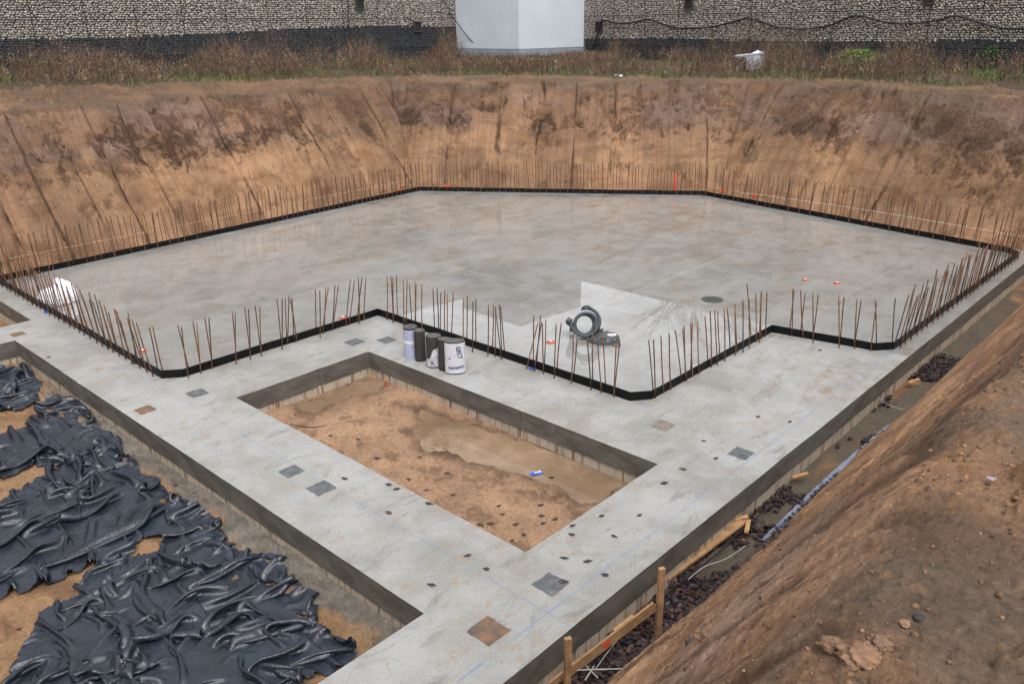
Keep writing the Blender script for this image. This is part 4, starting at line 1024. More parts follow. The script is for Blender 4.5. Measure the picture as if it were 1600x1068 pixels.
def big_rock(px, py, z, s_, col, label, seed, cat='stone'):
    p = P(px, py, z); zz = gz1(p.x, p.y); d = ray(px, py)
    for _ in range(12): p = P(px, py, zz); zz = .5*zz+.5*gz1(p.x, p.y)
    bm = bmesh.new(); bmesh.ops.create_icosphere(bm, subdivisions=4, radius=1)
    for v_ in bm.verts:
        q = v_.co; k = .9+1.5*abs(float(fbm(np.array([q.x*2.1+seed+q.z*1.7]), np.array([q.y*2.1-q.z*1.9]), 5, seed, .6)[0])-.5)*(1.6 if cat == 'clod' else .5); v_.co = Vector((q.x*k*1.2, q.y*k, q.z*k*.7))*s_
    o = bm_obj('stone' if cat == 'stone' else 'soil_clod', bm, simple('rock_%d' % seed, col, .7, .35, 30, bump=.01), smooth=True); o.location = (p.x, p.y, zz+s_*.25); tag(o, label, cat)
big_rock(1435, 966, 3.3, .016, (.025, .022, .022), 'black stone on top of the right bank near the camera', 2)
big_rock(1107, 1002, .5, .05, (.22, .12, .065), 'rounded brown clod low on the right bank', 3, 'clod')
big_rock(1080, 1012, .5, .028, (.07, .05, .04), 'small dark clod low on the right bank', 4, 'clod')
big_rock(1345, 1030, 3.3, .045, (.24, .13, .07), 'large lumpy orange-brown clod at the crest of the right bank', 5, 'clod')
big_rock(1300, 1010, 3.3, .03, (.20, .11, .06), 'lumpy brown clod left of the largest clod on the crest', 6, 'clod')
big_rock(1376, 1008, 3.3, .026, (.19, .11, .06), 'brown clod right of the largest clod on the crest', 8, 'clod')
big_rock(1412, 974, 3.3, .014, (.26, .15, .08), 'flat tan clod beside the black stone', 9, 'clod')

# ------------------------------------------------------------------ timber, wires in the trench
def post(bm, px, py_top, base, w, d, top_z, rz):
    c = Vector((base.x, base.y, (base.z+top_z)/2)); box(bm, c, (w, d, top_z-base.z), Matrix.Rotation(rz, 3, 'Z'))
bb = empty('batter_board', P(930, 1040, -.5)); tag(bb, 'wooden stakes with a nailed board standing in the trench at the bottom', 'batter board')
def zat(px, py, base):    # height above base point seen at pixel row
    d = ray(px, py); t = math.hypot(base.x, base.y)/math.hypot(d[0], d[1]); return H+d[2]*t
s1 = P(1027, 1003, -.5); s2 = P(886, 1085, -.52)
for (b_, ptop) in ((s1, (1026, 886)), (s2, (885, 996))):
    bm = bmesh.new(); zt = zat(*ptop, b_); vs = box(bm, Vector((b_.x, b_.y, (b_.z+zt)/2-.05)), (.060, .042, zt-b_.z+.1), Matrix.Rotation(.35, 3, 'Z'))
    bmesh.ops.subdivide_edges(bm, edges=bm.edges[:], cuts=3, use_grid_fill=True)
    for v_ in bm.verts: v_.co += Vector((1, .6, 0))*.005*(vn(np.array([v_.co.z*7]), np.array([v_.co.x*3]), 3)[0]-.5)
    o = bm_obj('stake', bm, M_wood, bevel=0); world_children_fix(o, bb)
q0 = PY(872, 1062, s2.y+.10); q1 = PY(1020, 948, s1.y-.05)
d_ = (q1-q0); L = d_.length
q0 = q0-d_*.08; q1 = q0+d_*1.10; d_ = q1-q0
bm = bmesh.new(); rot = Matrix.Identity(3); xa = d_.normalized(); za = (Vector((0, 0, 1))-xa*xa.z).normalized(); ya = za.cross(xa); rot = Matrix((xa, ya, za)).transposed()
box(bm, (q0+q1)/2, (d_.length, .024, .11), rot); bmesh.ops.subdivide_edges(bm, edges=bm.edges[:], cuts=2, use_grid_fill=True)
o = bm_obj('board', bm, M_wood); world_children_fix(o, bb)
bm = bmesh.new(); box(bm, (q0.lerp(q1, .52))-ya*.0125*(1 if ya.y > 0 else -1), (.07, .004, .05), rot); o = bm_obj('red_mark', bm, M_neon); world_children_fix(o, bb)
def plank(name, p, q, w, t, mat, label, cat, grp=None, sag=0):
    p = Vector(p); q = Vector(q); d = q-p; xa = d.normalized(); ya = Vector((0, 0, 1)).cross(xa).normalized(); za = xa.cross(ya)
    bm = bmesh.new(); box(bm, (p+q)/2, (d.length, w, t), Matrix((xa, ya, za)).transposed()); bmesh.ops.subdivide_edges(bm, edges=[e for e in bm.edges if e.calc_length() > .2], cuts=5)
    for v_ in bm.verts: v_.co += Vector((0, 0, 1))*.006*(vn(np.array([v_.co.x*6]), np.array([v_.co.y*6]), 3)[0]-.5)
    return tag(bm_obj(name, bm, mat, bevel=.002), label, cat, grp)
plank('plank', P(1040, 903, -.40), P(1163, 812, -.40), .10, .03, M_wood, 'long brown plank lying in the trench along the slab edge', 'plank')
for i, (x0, y0, x1, y1, lab) in enumerate([(1148, 812, 1168, 806, 'pale wood offcut at the far end of the trench plank'), (1166, 832, 1170, 812, 'broken wood piece propped at the plank end'), (1238, 745, 1262, 739, 'pale wood offcut farther along the trench'), (960, 985, 990, 962, 'short board end behind the batter board'), (1420, 598, 1436, 592, 'small wood offcut far along the trench')]):
    plank('wood_offcut', P(x0, y0, -.38), P(x1, y1, -.36), .05, .025, simple('fresh_wood_%d' % i, (.50, .28, .11), .7, .3, 9), lab, 'wood offcut', 'wood offcuts in the trench')
def wire(name, pts, rad, mat, label, cat, grp=None, n=6): return tag(tube(name, spline(pts, 8), rad, mat, n=n), label, cat, grp)
wire('steel_rod', [P(1030, 936, -.38), P(1100, 882, -.36), P(1160, 826, -.37), P(1215, 782, -.40)], .009, M_cable, 'long dark rod lying in the trench above the leaves', 'rod')
wire('steel_rod', [P(1046, 922, -.35), P(1090, 888, -.34), P(1140, 850, -.36)], .008, M_cable, 'shorter dark rod lying beside the trench plank', 'rod')
wire('white_cable', [P(1075, 905, -.33), P(1100, 885, -.30), P(1135, 872, -.33), P(1165, 852, -.36)], .006, M_dull, 'pale curved cable among the trench leaves', 'cable')
wire('white_cable', [P(1372, 620, -.3), P(1390, 633, -.28), P(1413, 640, -.32)], .006, M_dull, 'short pale cable end far along the trench', 'cable')
kn = P(925, 1048, -.35); root = empty('wire_knot', kn); tag(root, 'white knotted tie wire stretched beside the batter board', 'tie wire')
for i, (p, q) in enumerate([((902, 1046), (972, 1044)), ((928, 1040), (914, 1062)), ((916, 1040), (934, 1058)), ((1030, 940), (918, 1060))]):
    if i == 3: V, F = tube_arrays(spline([P(1034, 936, -.30), P(1000, 965, -.38), P(960, 1005, -.36), P(930, 1045, -.35)], 6), .005, 6)
    else: V, F = tube_arrays(spline([P(*p, -.34), P((p[0]+q[0])/2, (p[1]+q[1])/2, -.31), P(*q, -.34)], 6), .0075, 6)
    world_children_fix(mesh_np('wire_strand', V, F, M_dull), root)
# foil along the toe of the right bank
def foil():
    A = [P(1196, 846, -.45), P(1240, 803, -.45), P(1290, 755, -.45), P(1352, 700, -.45), P(1395, 664, -.45)]; V = []; F = []; pts = spline(A, 22); n = len(pts)
    for i, p in enumerate(pts):
        a, b = AB(p.x, p.y)
        for k in range(6):
            aa = a-.06+.045*k; w = .02*vn(np.array([i*.8]), np.array([k*1.3]), 6)[0]; q = W(aa, b); V.append((q[0], q[1], max(gz1(q[0], q[1]), -.47)+.015+w))
    for i in range(n-1):
        for k in range(5): a = i*6+k; F.append((a, a+1, a+7, a+6))
    tag(mesh_np('foil_strip', V, F, M_foil), 'blue-grey plastic foil strip peeking out under the right bank', 'foil')
foil()
# label scrap floating in the puddle
p = P(838, 740, WZ); r = empty('label_scrap', (p.x, p.y, WZ+.012), .45); tag(r, 'small blue label scrap with white letters lying in the pit puddle', 'label scrap')
V = []; F = []
for i in range(7):
    for k in range(3): V.append((-.085+.17*i/6, -.038+.038*k, .010*math.sin(i*1.1)))
for i in range(6):
    for k in range(2): a = i*3+k; F.append((a, a+3, a+4, a+1))
mesh_np('scrap_sheet', V, F, M_blue, r)
cu = bpy.data.curves.new('lettering', 'FONT'); cu.body = 'ital'; cu.size = .085; cu.align_x = 'CENTER'; cu.offset = .002; to = bpy.data.objects.new('lettering', cu); sc.collection.objects.link(to)
dg = bpy.context.evaluated_depsgraph_get(); dg.update(); me = bpy.data.meshes.new_from_object(to.evaluated_get(dg)); bpy.data.objects.remove(to)
me.materials.clear(); me.materials.append(M_white); lt = bpy.data.objects.new('lettering', me); link(lt, r); lt.location = (.02, -.025, .014)
# short orange stubs in the pit
for px, py, lab in ((601, 604, 'rusty orange stub at the back corner of the pit'), (432, 640, 'thin rusty bar stub at the left side of the pit')):
    p = P(px, py, -.44); bm = bmesh.new(); cyl(bm, (p.x, p.y, -.55), (p.x+.02, p.y, -.32), .022 if px > 500 else .010, None, 8); tag(bm_obj('bar_stub', bm, simple('rust_%d' % px, (.38, .12, .04), .8)), lab, 'rebar stub')
tag(tube('twig', spline([P(455, 663, -.42), P(485, 667, -.41), P(512, 664, -.42)], 6), .008, M_bark), 'thin dark twig lying at the left of the pit', 'twig')
# string line and marker stakes behind the far strip
wire('string_line', [W(-13.0, 24.15, .16), W(-8.6, 23.38, .30), W(-4.0, 22.55, .32), W(-2.9, 22.4, .34)], .006, M_string, 'white string line stretched behind the far right strip', 'string line')
wire('string_line', [W(-21.75, 18.5, .34), W(-21.3, 12.0, .33), W(-20.85, 5.0, .36)], .006, simple('pale_string', (.5, .34, .22), .7), 'tan string line stretched behind the far left strip', 'string line')
def marker(px, py, kind):
    p = P(px, py, 0)
    if kind == 'paint':
        bm = bmesh.new(); a = W(-14.6, 23.6); 
        box(bm, (a[0], a[1], .22), (.065, .03, .75)); bmesh.ops.subdivide_edges(bm, edges=bm.edges[:], cuts=2)
        tag(bm_obj('marker_stake', bm, M_neon), 'bright red painted stake behind the far strip', 'stake')
marker(1040, 300, 'paint')
def board_set(a, b, ln, dirv, label):
    r = empty('batter_board', W(a, b, -.4)); tag(r, label, 'batter board'); 
    c0 = Vector(W(a, b, .12)); ln2 = Vector((dirv[0], dirv[1], 0)).normalized()
    bm = bmesh.new(); xa = ln2; ya = Vector((0, 0, 1)).cross(xa); rot = Matrix((xa, ya, Vector((0, 0, 1)))).transposed(); box(bm, c0, (ln, .03, .10), rot); world_children_fix(bm_obj('board', bm, M_wood), r)
    for s_ in (-1, 1):
        bm = bmesh.new(); box(bm, c0+xa*s_*ln*.45+ya*.035+Vector((0, 0, -.12)), (.05, .035, .85), rot); world_children_fix(bm_obj('stake', bm, M_wood), r)
    bm = bmesh.new(); box(bm, c0+xa*.1*ln-ya*.02, (.12, .008, .09), rot); world_children_fix(bm_obj('red_mark', bm, M_neon), r)
board_set(-20.9, 19.1, 1.3, (1, -.05), 'low batter board with red mark at the far left corner')
board_set(-21.7, 17.7, 1.6, (.7, .8), 'low batter board along the slope left of the far corner')
board_set(-13.3, 24.2, 1.3, (1, -.1), 'low batter board with red mark at the far right corner')
board_set(-12.1, 24.0, 1.4, (.95, -.45), 'low batter board just right of the far right corner')

# ------------------------------------------------------------------ gabion walls and tower
TWc = Vector((.55, 46.5)); TWl = Vector((-2.95, 50.0)); TWr = Vector((4.3, 50.0))
def gabion(name, p0, p1, zb0, zb1, ztop, dark, label, seed, frac_out):
    """p0->p1 left to right seen from the pit; dark(t) gives the height of the dark course"""
    r = empty(name, (p0.x, p0.y, 3.0)); tag(r, label, 'gabion wall')
    d = (p1-p0); L = d.length; u_ = d/L; nrm = Vector((u_.y, -u_.x))
    g = np.random.RandomState(seed)
    def pt(s_, z, o=0): return (p0.x+u_.x*s_+nrm.x*o, p0.y+u_.y*s_+nrm.y*o, z)
    ang = math.atan2(u_.y, u_.x)
    bm = bmesh.new(); box(bm, Vector(pt(L/2, (ztop+2.6)/2, -.55)), (L, .9, ztop-2.6), Matrix.Rotation(ang, 3, 'Z')); world_children_fix(bm_obj('wall_core', bm, M_back), r)
    zlo, zhi = 2.9, 8.2; dx, dz = .12, .092
    ns, nz = int(L/dx), int((zhi-zlo)/dz); S, Z = np.meshgrid(np.arange(ns)*dx, zlo+np.arange(nz)*dz, indexing='ij'); S = S+(np.arange(nz)[None] % 2)*dx/2
    S = S.ravel()+g.uniform(-.03, .03, ns*nz); Z = Z.ravel()+g.uniform(-.022, .022, ns*nz)
    isd = Z < dark(S/L)+g.uniform(-.04, .04, ns*nz)
    zc = ((Z-zlo) % 1.0); 
    keepm = np.ones(len(S), bool)
    pos = np.stack([p0.x+u_.x*S+nrm.x*(-.10+g.uniform(-.03, .03, len(S))), p0.y+u_.y*S+nrm.y*(-.10), Z], -1)
    n = len(S); V = IV[None]*(1+.16*g.randn(n, len(IV), 1)).clip(.6, 1.5)
    sx = g.uniform(.050, .076, n); sy = .065; szz = g.uniform(.036, .054, n); tl = g.uniform(-.35, .35, n)
    X = V[..., 0]*sx[:, None]; Y = V[..., 1]*sy; Zv = V[..., 2]*szz[:, None]; c, q = np.cos(tl)[:, None], np.sin(tl)[:, None]; X, Zv = X*c-Zv*q, X*q+Zv*c
    V = np.stack([X*u_.x-Y*u_.y, X*u_.y+Y*u_.x, Zv], -1)+pos[:, None]
    F = (np.arange(n)*len(IV))[:, None, None]+IF[None]
    pal = np.array([(.40, .355, .305), (.34, .305, .26), (.45, .41, .36), (.27, .24, .21), (.35, .28, .21), (.52, .485, .45)]); col = pal[g.choice(6, n, p=[.3, .25, .17, .13, .08, .07])]*g.uniform(.8, 1.15, (n, 1))
    dcol = np.array([(.012, .0145, .020)])*g.uniform(.6, 1.8, (n, 1)); col = np.where(isd[:, None], dcol, col)
    for nm, mk in (('pale_stone_fill', ~isd), ('dark_stone_fill', isd)):
        F_ = (np.arange(mk.sum())*len(IV))[:, None, None]+IF[None]
        world_children_fix(mesh_np(nm, V[mk].reshape(-1, 3), F_.reshape(-1, 3), M_stone, cols={'col': np.repeat(col[mk], len(IV), 0)}, smooth=False), r)
    # upper part beyond the picture: one rough stone face
    m, nt, b = newmat('stone_face'); nn = N(nt); vo = nn.n('ShaderNodeTexVoronoi'); nn.put(vo.inputs['Vector'], nn.scale(nn.obj(), 1, 1, 1.3)); vo.inputs['Scale'].default_value = 8
    nt.links.new(nn.mix(vo.outputs['Distance'], nn.mix(vo.outputs['Color'], (.16, .14, .12), (.24, .215, .185)), (.08, .07, .06)), b.inputs['Base Color']); b.inputs['Roughness'].default_value = .9
    bm = bmesh.new(); box(bm, Vector(pt(L/2, (ztop+8.2)/2, -.52)), (L-.004, .9, ztop-8.2), Matrix.Rotation(ang, 3, 'Z')); bm2 = bm
    world_children_fix(bm_obj('upper_stone_face', bm2, m), r)
    # wire mesh
    WV = []; WF = []
    def ribbon(p, q, w):
        k = len(WV); p = Vector(p); q = Vector(q); dd = (q-p).normalized(); sd = Vector((nrm.x, nrm.y, 0)).cross(dd)*w
        nn_ = Vector((nrm.x, nrm.y, 0))*w
        WV.extend([tuple(p-sd), tuple(p+nn_), tuple(p+sd), tuple(q-sd), tuple(q+nn_), tuple(q+sd)]); WF.extend([(k, k+3, k+4, k+1), (k+1, k+4, k+5, k+2)])
    s_ = 0
    while s_ < L: ribbon(pt(s_, 2.9, .0), pt(s_, 8.2, .0), .0035); s_ += .10
    z = 2.95
    while z < 8.2: ribbon(pt(0, z, .003), pt(L, z, .003), .0035); z += .10
    world_children_fix(mesh_np('wire_mesh', WV, WF, M_wire, smooth=False), r)
    WV = []; WF = []
    s_ = 0; 
    while s_ < L: ribbon(pt(s_, 2.9, .006), pt(s_, 8.2, .006), .014); s_ += 2.05
    for z in (zlo+1.22, zlo+2.72, zlo+4.2): ribbon(pt(0, z, .009), pt(L, z, .009), .016)
    world_children_fix(mesh_np('basket_seam', WV, WF, M_black, smooth=False), r)
    return r, pt, nrm, u_, L
gl, ptl, nl, ul, Ll = gabion('gabion_wall', TWl+Vector((-.766, -.643))*42, TWl+Vector((.10, .084)), 3.9, 3.4, 11.0, lambda t: 5.05+.18*np.sin(t*9)+0*t, 'stone filled gabion wall with dark lower course, left of the white tower', 3, 0)
gr_, ptr, nr_, ur, Lr = gabion('gabion_wall', TWr, TWr+Vector((.731, -.682))*40, 3.3, 3.2, 9.9, lambda t: 4.42+.05*np.sin(t*14)-.12*t, 'stone filled gabion wall with black cable, right of the white tower', 4, 0)
def wallhit(px, py, p0, nrm, off):
    d = ray(px, py); n3 = np.array([nrm.x, nrm.y]); t = (n3 @ np.array([p0.x, p0.y])+off)/(n3 @ d[:2]); return Vector((d[0]*t, d[1]*t, H+d[2]*t))
def vent(px, py, par, p0, nrm, u_, label, w=.42, h=.55):
    c = wallhit(px, py, p0, nrm, .02); ang = math.atan2(u_.y, u_.x); R3 = Matrix.Rotation(ang, 3, 'Z')
    bm = bmesh.new()
    for (cx, cz, sx, sz) in ((-w/2, 0, .05, h), (w/2, 0, .05, h), (0, h/2-.025, w-.05, .05), (0, -h/2+.025, w-.05, .05)): box(bm, c+R3 @ Vector((cx, 0, cz)), (sx, .12, sz), R3)
    f = bm_obj('vent_opening', bm, M_rim); world_children_fix(f, par); f['label'] = label
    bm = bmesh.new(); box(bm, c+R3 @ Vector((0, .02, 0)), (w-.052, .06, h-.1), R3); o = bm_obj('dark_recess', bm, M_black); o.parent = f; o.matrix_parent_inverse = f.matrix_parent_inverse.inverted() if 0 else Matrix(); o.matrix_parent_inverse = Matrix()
    return f
for px, py, lab in ((562, 6, 'square opening near the top left of the tower'), (652, 42, 'square opening just left of the tower')): vent(px, py, gl, TWl, nl, ul, lab)
for px, py, lab in ((936, 42, 'square opening just right of the tower'), (1076, 6, 'square opening at the top right of the tower'), (1452, -4, 'square opening far right')): vent(px, py, gr_, TWr, nr_, ur, lab)
ZT = 3.62
tw = empty('stair_tower', (TWc.x, TWc.y, 3.4)); tag(tw, 'smooth pale blue-white tower corner rising between the gabion walls', 'tower')
Bk = TWl+TWr-TWc
def prism(name, pts, z0, z1, mat, bev=0):
    bm = bmesh.new(); vs = [bm.verts.new((p[0], p[1], z0)) for p in pts]; f = bm.faces.new(vs); r = bmesh.ops.extrude_face_region(bm, geom=[f]); 
    for v_ in r['geom']:
        if isinstance(v_, bmesh.types.BMVert): v_.co.z = z1
    return bm_obj(name, bm, mat, bevel=bev)
ins2 = lambda p: p.lerp((TWc+TWr+TWl+Bk)/4, -.03)
world_children_fix(prism('cladding', [TWc, TWr, Bk, TWl], ZT+.35, 7.6, M_panel, .04), tw)
world_children_fix(prism('upper_storey', [ins2(p) for p in (TWc, TWr, Bk, TWl)], 7.603, 11.6, simple('dark_upper_cladding', (.13, .13, .135), .7, .2, 2)), tw)
ins_ = lambda p, k: p.lerp((TWc+TWr+TWl+Bk)/4, k)
world_children_fix(prism('plinth', [ins_(p, -.004) for p in (TWc, TWr, Bk, TWl)], ZT, ZT+.345, M_plinth, .01), tw)
world_children_fix(prism('shadow_base', [ins_(p, .04) for p in (TWc, TWr, Bk, TWl)], 2.8, ZT-.003, M_back), tw)  # dark inset base; shadow below the raised tower is put in as colour
# building body behind the tower so the roofline is closed
# cables
cab = [(928, 75), (932, 58), (938, 36), (944, 32), (962, 36), (986, 36), (1012, 31), (1036, 38), (1060, 44), (1085, 44), (1114, 42), (1140, 36), (1168, 29), (1195, 36), (1222, 44), (1262, 45), (1296, 40), (1337, 25), (1384, 35), (1425, 37), (1465, 32), (1495, 25), (1533, 36), (1566, 44), (1600, 45), (1650, 47)]
wire('wall_cable', [wallhit(x, y, TWr, nr_, .10) for x, y in cab], .05, M_cable, 'thick black cable hung in waves along the right gabion wall', 'cable')
wire('wall_cable', [wallhit(545, -10, TWl, nl, .08), wallhit(544, 30, TWl, nl, .08), wallhit(546, 60, TWl, nl, .10), wallhit(550, 95, TWl, nl, .2)], .03, M_cable, 'black cable hanging straight down the left gabion wall', 'cable')
wire('wall_cable', [wallhit(690, -5, TWl, nl, .1), wallhit(712, 33, TWl, nl, .3), wallhit(735, 62, TWl, nl, 1.2), wallhit(760, 86, TWl, nl, 2.2)], .025, M_cable, 'thin black cable slanting down left of the white tower', 'cable')

# bare tree behind the right wall (its branches mirror in the wet slab)
def bare_tree(x, y, z0, hgt, seed, label):
    r_ = random.Random(seed); root = empty('bare_tree', (x, y, z0)); tag(root, label, 'tree')
    Vt, Ft, ofs = [], [], 0; Vc, Fc, ofc = [], [], 0
    def grow(p, d, L, rad, lev):
        nonlocal ofs, ofc
        pts = [p]; q = p
        for i in range(4): d = (d+Vector((r_.gauss(0, .13), r_.gauss(0, .13), r_.gauss(0, .05)+.04))).normalized(); q = q+d*L/4; pts.append(q)
        V, F = tube_arrays(pts, np.linspace(rad, rad*.55, 5), 5 if lev < 2 else 3)
        if lev == 0: Vt.append(V); Ft.append(F+ofs); ofs += len(V)
        else: Vc.append(V); Fc.append(F+ofc); ofc += len(V)
        if lev < 4:
            for k in range([5, 5, 5, 4][lev]):
                t = pts[min(4, 2+k % 3)] if lev else pts[2+min(2, k//2)]
                dd = (d+Vector((r_.gauss(0, .6), r_.gauss(0, .6), r_.uniform(0, .4)))).normalized(); grow(t, dd, L*r_.uniform(.5, .75), rad*.5, lev+1)
    grow(Vector((0, 0, 0)), Vector((0, 0, 1)), hgt*.42, .20, 0)
    mesh_np('trunk', np.concatenate(Vt), np.concatenate(Ft), M_bark, root); mesh_np('crown', np.concatenate(Vc), np.concatenate(Fc), M_bark, root)
bare_tree(10.5, 52, 3, 17, 3, 'bare leafless tree behind the right wall, seen mirrored in the wet slab')

# ------------------------------------------------------------------ vegetation
def blades(x, y, z, h, wdt, lean, col, seg=3, bend=.3):
    n = len(x); g = rng; th = g.uniform(0, 2*PI, n); lx = np.cos(th)*lean; ly = np.sin(th)*lean; wa = g.uniform(0, PI, n)
    V = []
    for k in range(seg+1):
        t = k/seg; ww = wdt*(1-t*.85); px = x+lx*h*t+lx*h*bend*t*t; py = y+ly*h*t+ly*h*bend*t*t; pz = z+h*t*(1-.1*t)
        V.append(np.stack([px-np.cos(wa)*ww, py-np.sin(wa)*ww, pz], -1)); V.append(np.stack([px+np.cos(wa)*ww, py+np.sin(wa)*ww, pz], -1))
    V = np.stack(V, 1); m = 2*(seg+1); F = np.array([[2*k, 2*k+1, 2*k+3, 2*k+2] for k in range(seg)])
    return V.reshape(-1, 3), ((np.arange(n)*m)[:, None, None]+F[None]).reshape(-1, 4), np.repeat(col, m, 0)
def weedspots(n, near, dep):
    """points between the pit crest and the walls, biased to the walls"""
    s_ = rng.rand(n)
    left = rng.rand(n) < .46
    tl = rng.rand(n)**.9*40; xl = TWl.x-.766*tl; yl = TWl.y-.643*tl
    tr = rng.rand(n)*36; xr = TWr.x+.731*tr; yr = TWr.y-.682*tr
    mid = rng.rand(n) < .16; xm = rng.uniform(-4, 5.5, n); ym = np.where(mid, 46.0-abs(xm-.55)*-.4, 0)
    off = near+dep*rng.rand(n)
    x = np.where(left, xl+.643*off, xr-.682*off); y = np.where(left, yl-.766*off, yr-.731*off)
    x = np.where(mid, xm, x); y = np.where(mid, 47.0+np.abs(xm-.5)*.8-.8-off, y)
    return x, y
def crest_ok(x, y, m):
    a, b = AB(x, y); d, _, _ = sdist(a, b, TOE); return d > m
def weeds():
    Vs, Fs, Cs, of = [], [], [], 0
    def add(V, F, C):
        nonlocal of
        Vs.append(V); Fs.append(F+of); Cs.append(C); of += len(V)
    pal = np.array([(.115, .065, .045), (.080, .050, .037), (.16, .105, .065), (.050, .035, .028), (.25, .185, .12), (.10, .09, .04)])
    x, y = weedspots(7000, .3, 7.0); x2 = rng.uniform(-27, 24, 36000); y2 = rng.uniform(26, 46, 36000); a_, b_ = AB(x2, y2); d_, _, _ = sdist(a_, b_, TOE)
    w_ = (d_ > 5.2+1.0*(fbm(x2*.3, y2*.3, 2, 403)-.5)) & (d_ < 10.5) & ((((x2-TWl.x)*nl.x+(y2-TWl.y)*nl.y) > .2)|(x2 > TWl.x)) & ((((x2-TWr.x)*nr_.x+(y2-TWr.y)*nr_.y) > .2)|(x2 < TWr.x)); x = np.r_[x, x2[w_]]; y = np.r_[y, y2[w_]]
    dn = fbm(x*.45, y*.45, 3, 401); bxp = P(1166, 108, 3.3); bd = np.hypot(bxp.x, bxp.y); al = (x*bxp.x+y*bxp.y)/bd; ac = np.abs(x*bxp.y-y*bxp.x)/bd
    k = ~((ac < .62) & (al < bd+.7) & (al > bd-3)) & crest_ok(x, y, 5.2) & (dn+.35*(fbm(x*1.4, y*1.4, 3, 405)-.5) > .44); x, y, dn = x[k], y[k], dn[k]; n = len(x); z = gz(x, y)-.05
    h = (.25+1.5*np.clip(dn-.38, 0, 1)*2.2*(.35+1.3*fbm(x*.25, y*.25, 2, 407)))*rng.uniform(.5, 1.25, n); C = pal[rng.choice(6, n, p=[.28, .26, .16, .16, .07, .07])]*rng.uniform(.7, 1.3, (n, 1))
    h = h*np.where(x < -3, .78, 1)
    h = np.where((np.abs(x-1.5) < 3.8), np.minimum(h, .55), h)
    V, F, c = blades(x, y, z, h, np.full(n, .0065), rng.uniform(0, .28, n), C, 4); add(V, F, c)
    # side twigs
    for rep in range(9):
        t = rng.uniform(.25, 1, n); hh = h*rng.uniform(.12, .38, n); V, F, c = blades(x+rng.normal(0, .06, n)*h, y+rng.normal(0, .06, n)*h, z+h*t*.85, hh, np.full(n, .0055), rng.uniform(.2, 1.0, n), C*rng.uniform(.75, 1.3, (n, 1)), 2, .1); add(V, F, c)
    # seed heads / leftover leaves
    for rep in range(5):
        t = rng.uniform(.5, 1.05, n); V, F, c = blades(x+rng.normal(0, .10, n)*h, y+rng.normal(0, .10, n)*h, z+h*t, np.full(n, .05), np.full(n, .018), rng.uniform(0, .8, n), C*rng.uniform(.6, 1.5, (n, 1)), 1); add(V, F, c)
    tag(mesh_np('dry_weeds', np.concatenate(Vs), np.concatenate(Fs), M_veg, cols={'col': np.concatenate(Cs)}, smooth=False), 'brown withered weeds growing in front of the gabion walls', 'weeds', kind='stuff')
    Vs, Fs, Cs, of = [], [], [], 0
    n = 60000; x = rng.uniform(-27, 24, n); y = rng.uniform(26, 50, n); dn = fbm(x*.6, y*.6, 4, 411); a, b = AB(x, y); d, _, _ = sdist(a, b, TOE)
    wl_ = (np.array([(x-TWl.x)*nl.x+(y-TWl.y)*nl.y]).ravel() > .1)|(x > TWl.x); wr_ = (((x-TWr.x)*nr_.x+(y-TWr.y)*nr_.y) > .1)|(x < TWr.x); 
    k = (d > 4.4+1.2*(fbm(x*.4, y*.4, 3, 413)-.5)) & (dn+.25*ss(6.6, 5.2, d) > .58) & wl_ & wr_; x, y, dn = x[k], y[k], dn[k]; n = len(x); z = gz(x, y)-.02
    gp = np.array([(.075, .11, .025), (.05, .085, .02), (.11, .12, .04), (.13, .10, .05)]); C = gp[rng.choice(4, n, p=[.35, .3, .2, .15])]*rng.uniform(.7, 1.3, (n, 1))
    V, F, c = blades(x, y, z, rng.uniform(.08, .32, n)*(.5+dn), np.full(n, .012), rng.uniform(.1, .9, n), C, 2, .5)
    tag(mesh_np('grass', V, F, M_veg, cols={'col': c}, smooth=False), 'green grass growing along the top of the far banks', 'grass', kind='stuff')
weeds()
def shrub(px, py, zg, hgt, wid, pal, n, label, name='shrub', cat='shrub', leafs=.045):
    p = P(px, py, zg); z0 = gz1(p.x, p.y); r = empty(name, (p.x, p.y, z0)); tag(r, label, cat)
    k = 26; V, F, c = blades(rng.normal(0, wid*.2, k), rng.normal(0, wid*.2, k), np.full(k, -.03), hgt*rng.uniform(.5, 1, k), np.full(k, .008), rng.uniform(0, wid*.5/hgt, k), np.tile([[.08, .06, .035]], (k, 1)), 4)
    mesh_np('stems', V, F, M_veg, r, cols={'col': c}, smooth=False)
    t = rng.rand(n)**.7; rad = wid*.5*(.25+.75*np.sin(PI*np.clip(t, .1, .95)))*np.sqrt(rng.rand(n)); th = rng.uniform(0, 2*PI, n)
    C = np.array(pal)[rng.randint(0, len(pal), n)]*rng.uniform(.6, 1.5, (n, 1))
    V, F, c = blades(rad*np.cos(th), rad*np.sin(th), t*hgt, np.full(n, leafs*1.8), np.full(n, leafs*.5), rng.uniform(.3, 1.5, n), C, 2)
    mesh_np('leaves', V, F, M_veg, r, cols={'col': c}, smooth=False)
GP = [(.07, .14, .02), (.05, .10, .02), (.12, .17, .03)]
shrub(305, 98, 3.7, 1.3, 1.5, GP, 420, 'green leafy shrub before the dark course of the left wall')
shrub(555, 92, 3.5, 2.0, .8, [(.22, .17, .03), (.14, .10, .04), (.28, .22, .05)], 260, 'tall yellowing weed below the hanging cable', 'tall_weed', 'weed')
shrub(858, 92, 3.4, .9, .8, [(.09, .11, .03), (.14, .13, .05)], 150, 'olive green weed tuft in front of the white tower', 'weed_tuft', 'weed')
shrub(1335, 118, 3.3, .9, 2.2, GP, 700, 'low spreading green bush at the right of the white box')
shrub(1545, 112, 3.2, .9, 1.4, [(.05, .11, .02), (.04, .08, .02)], 380, 'dark green low bush near the right picture edge')
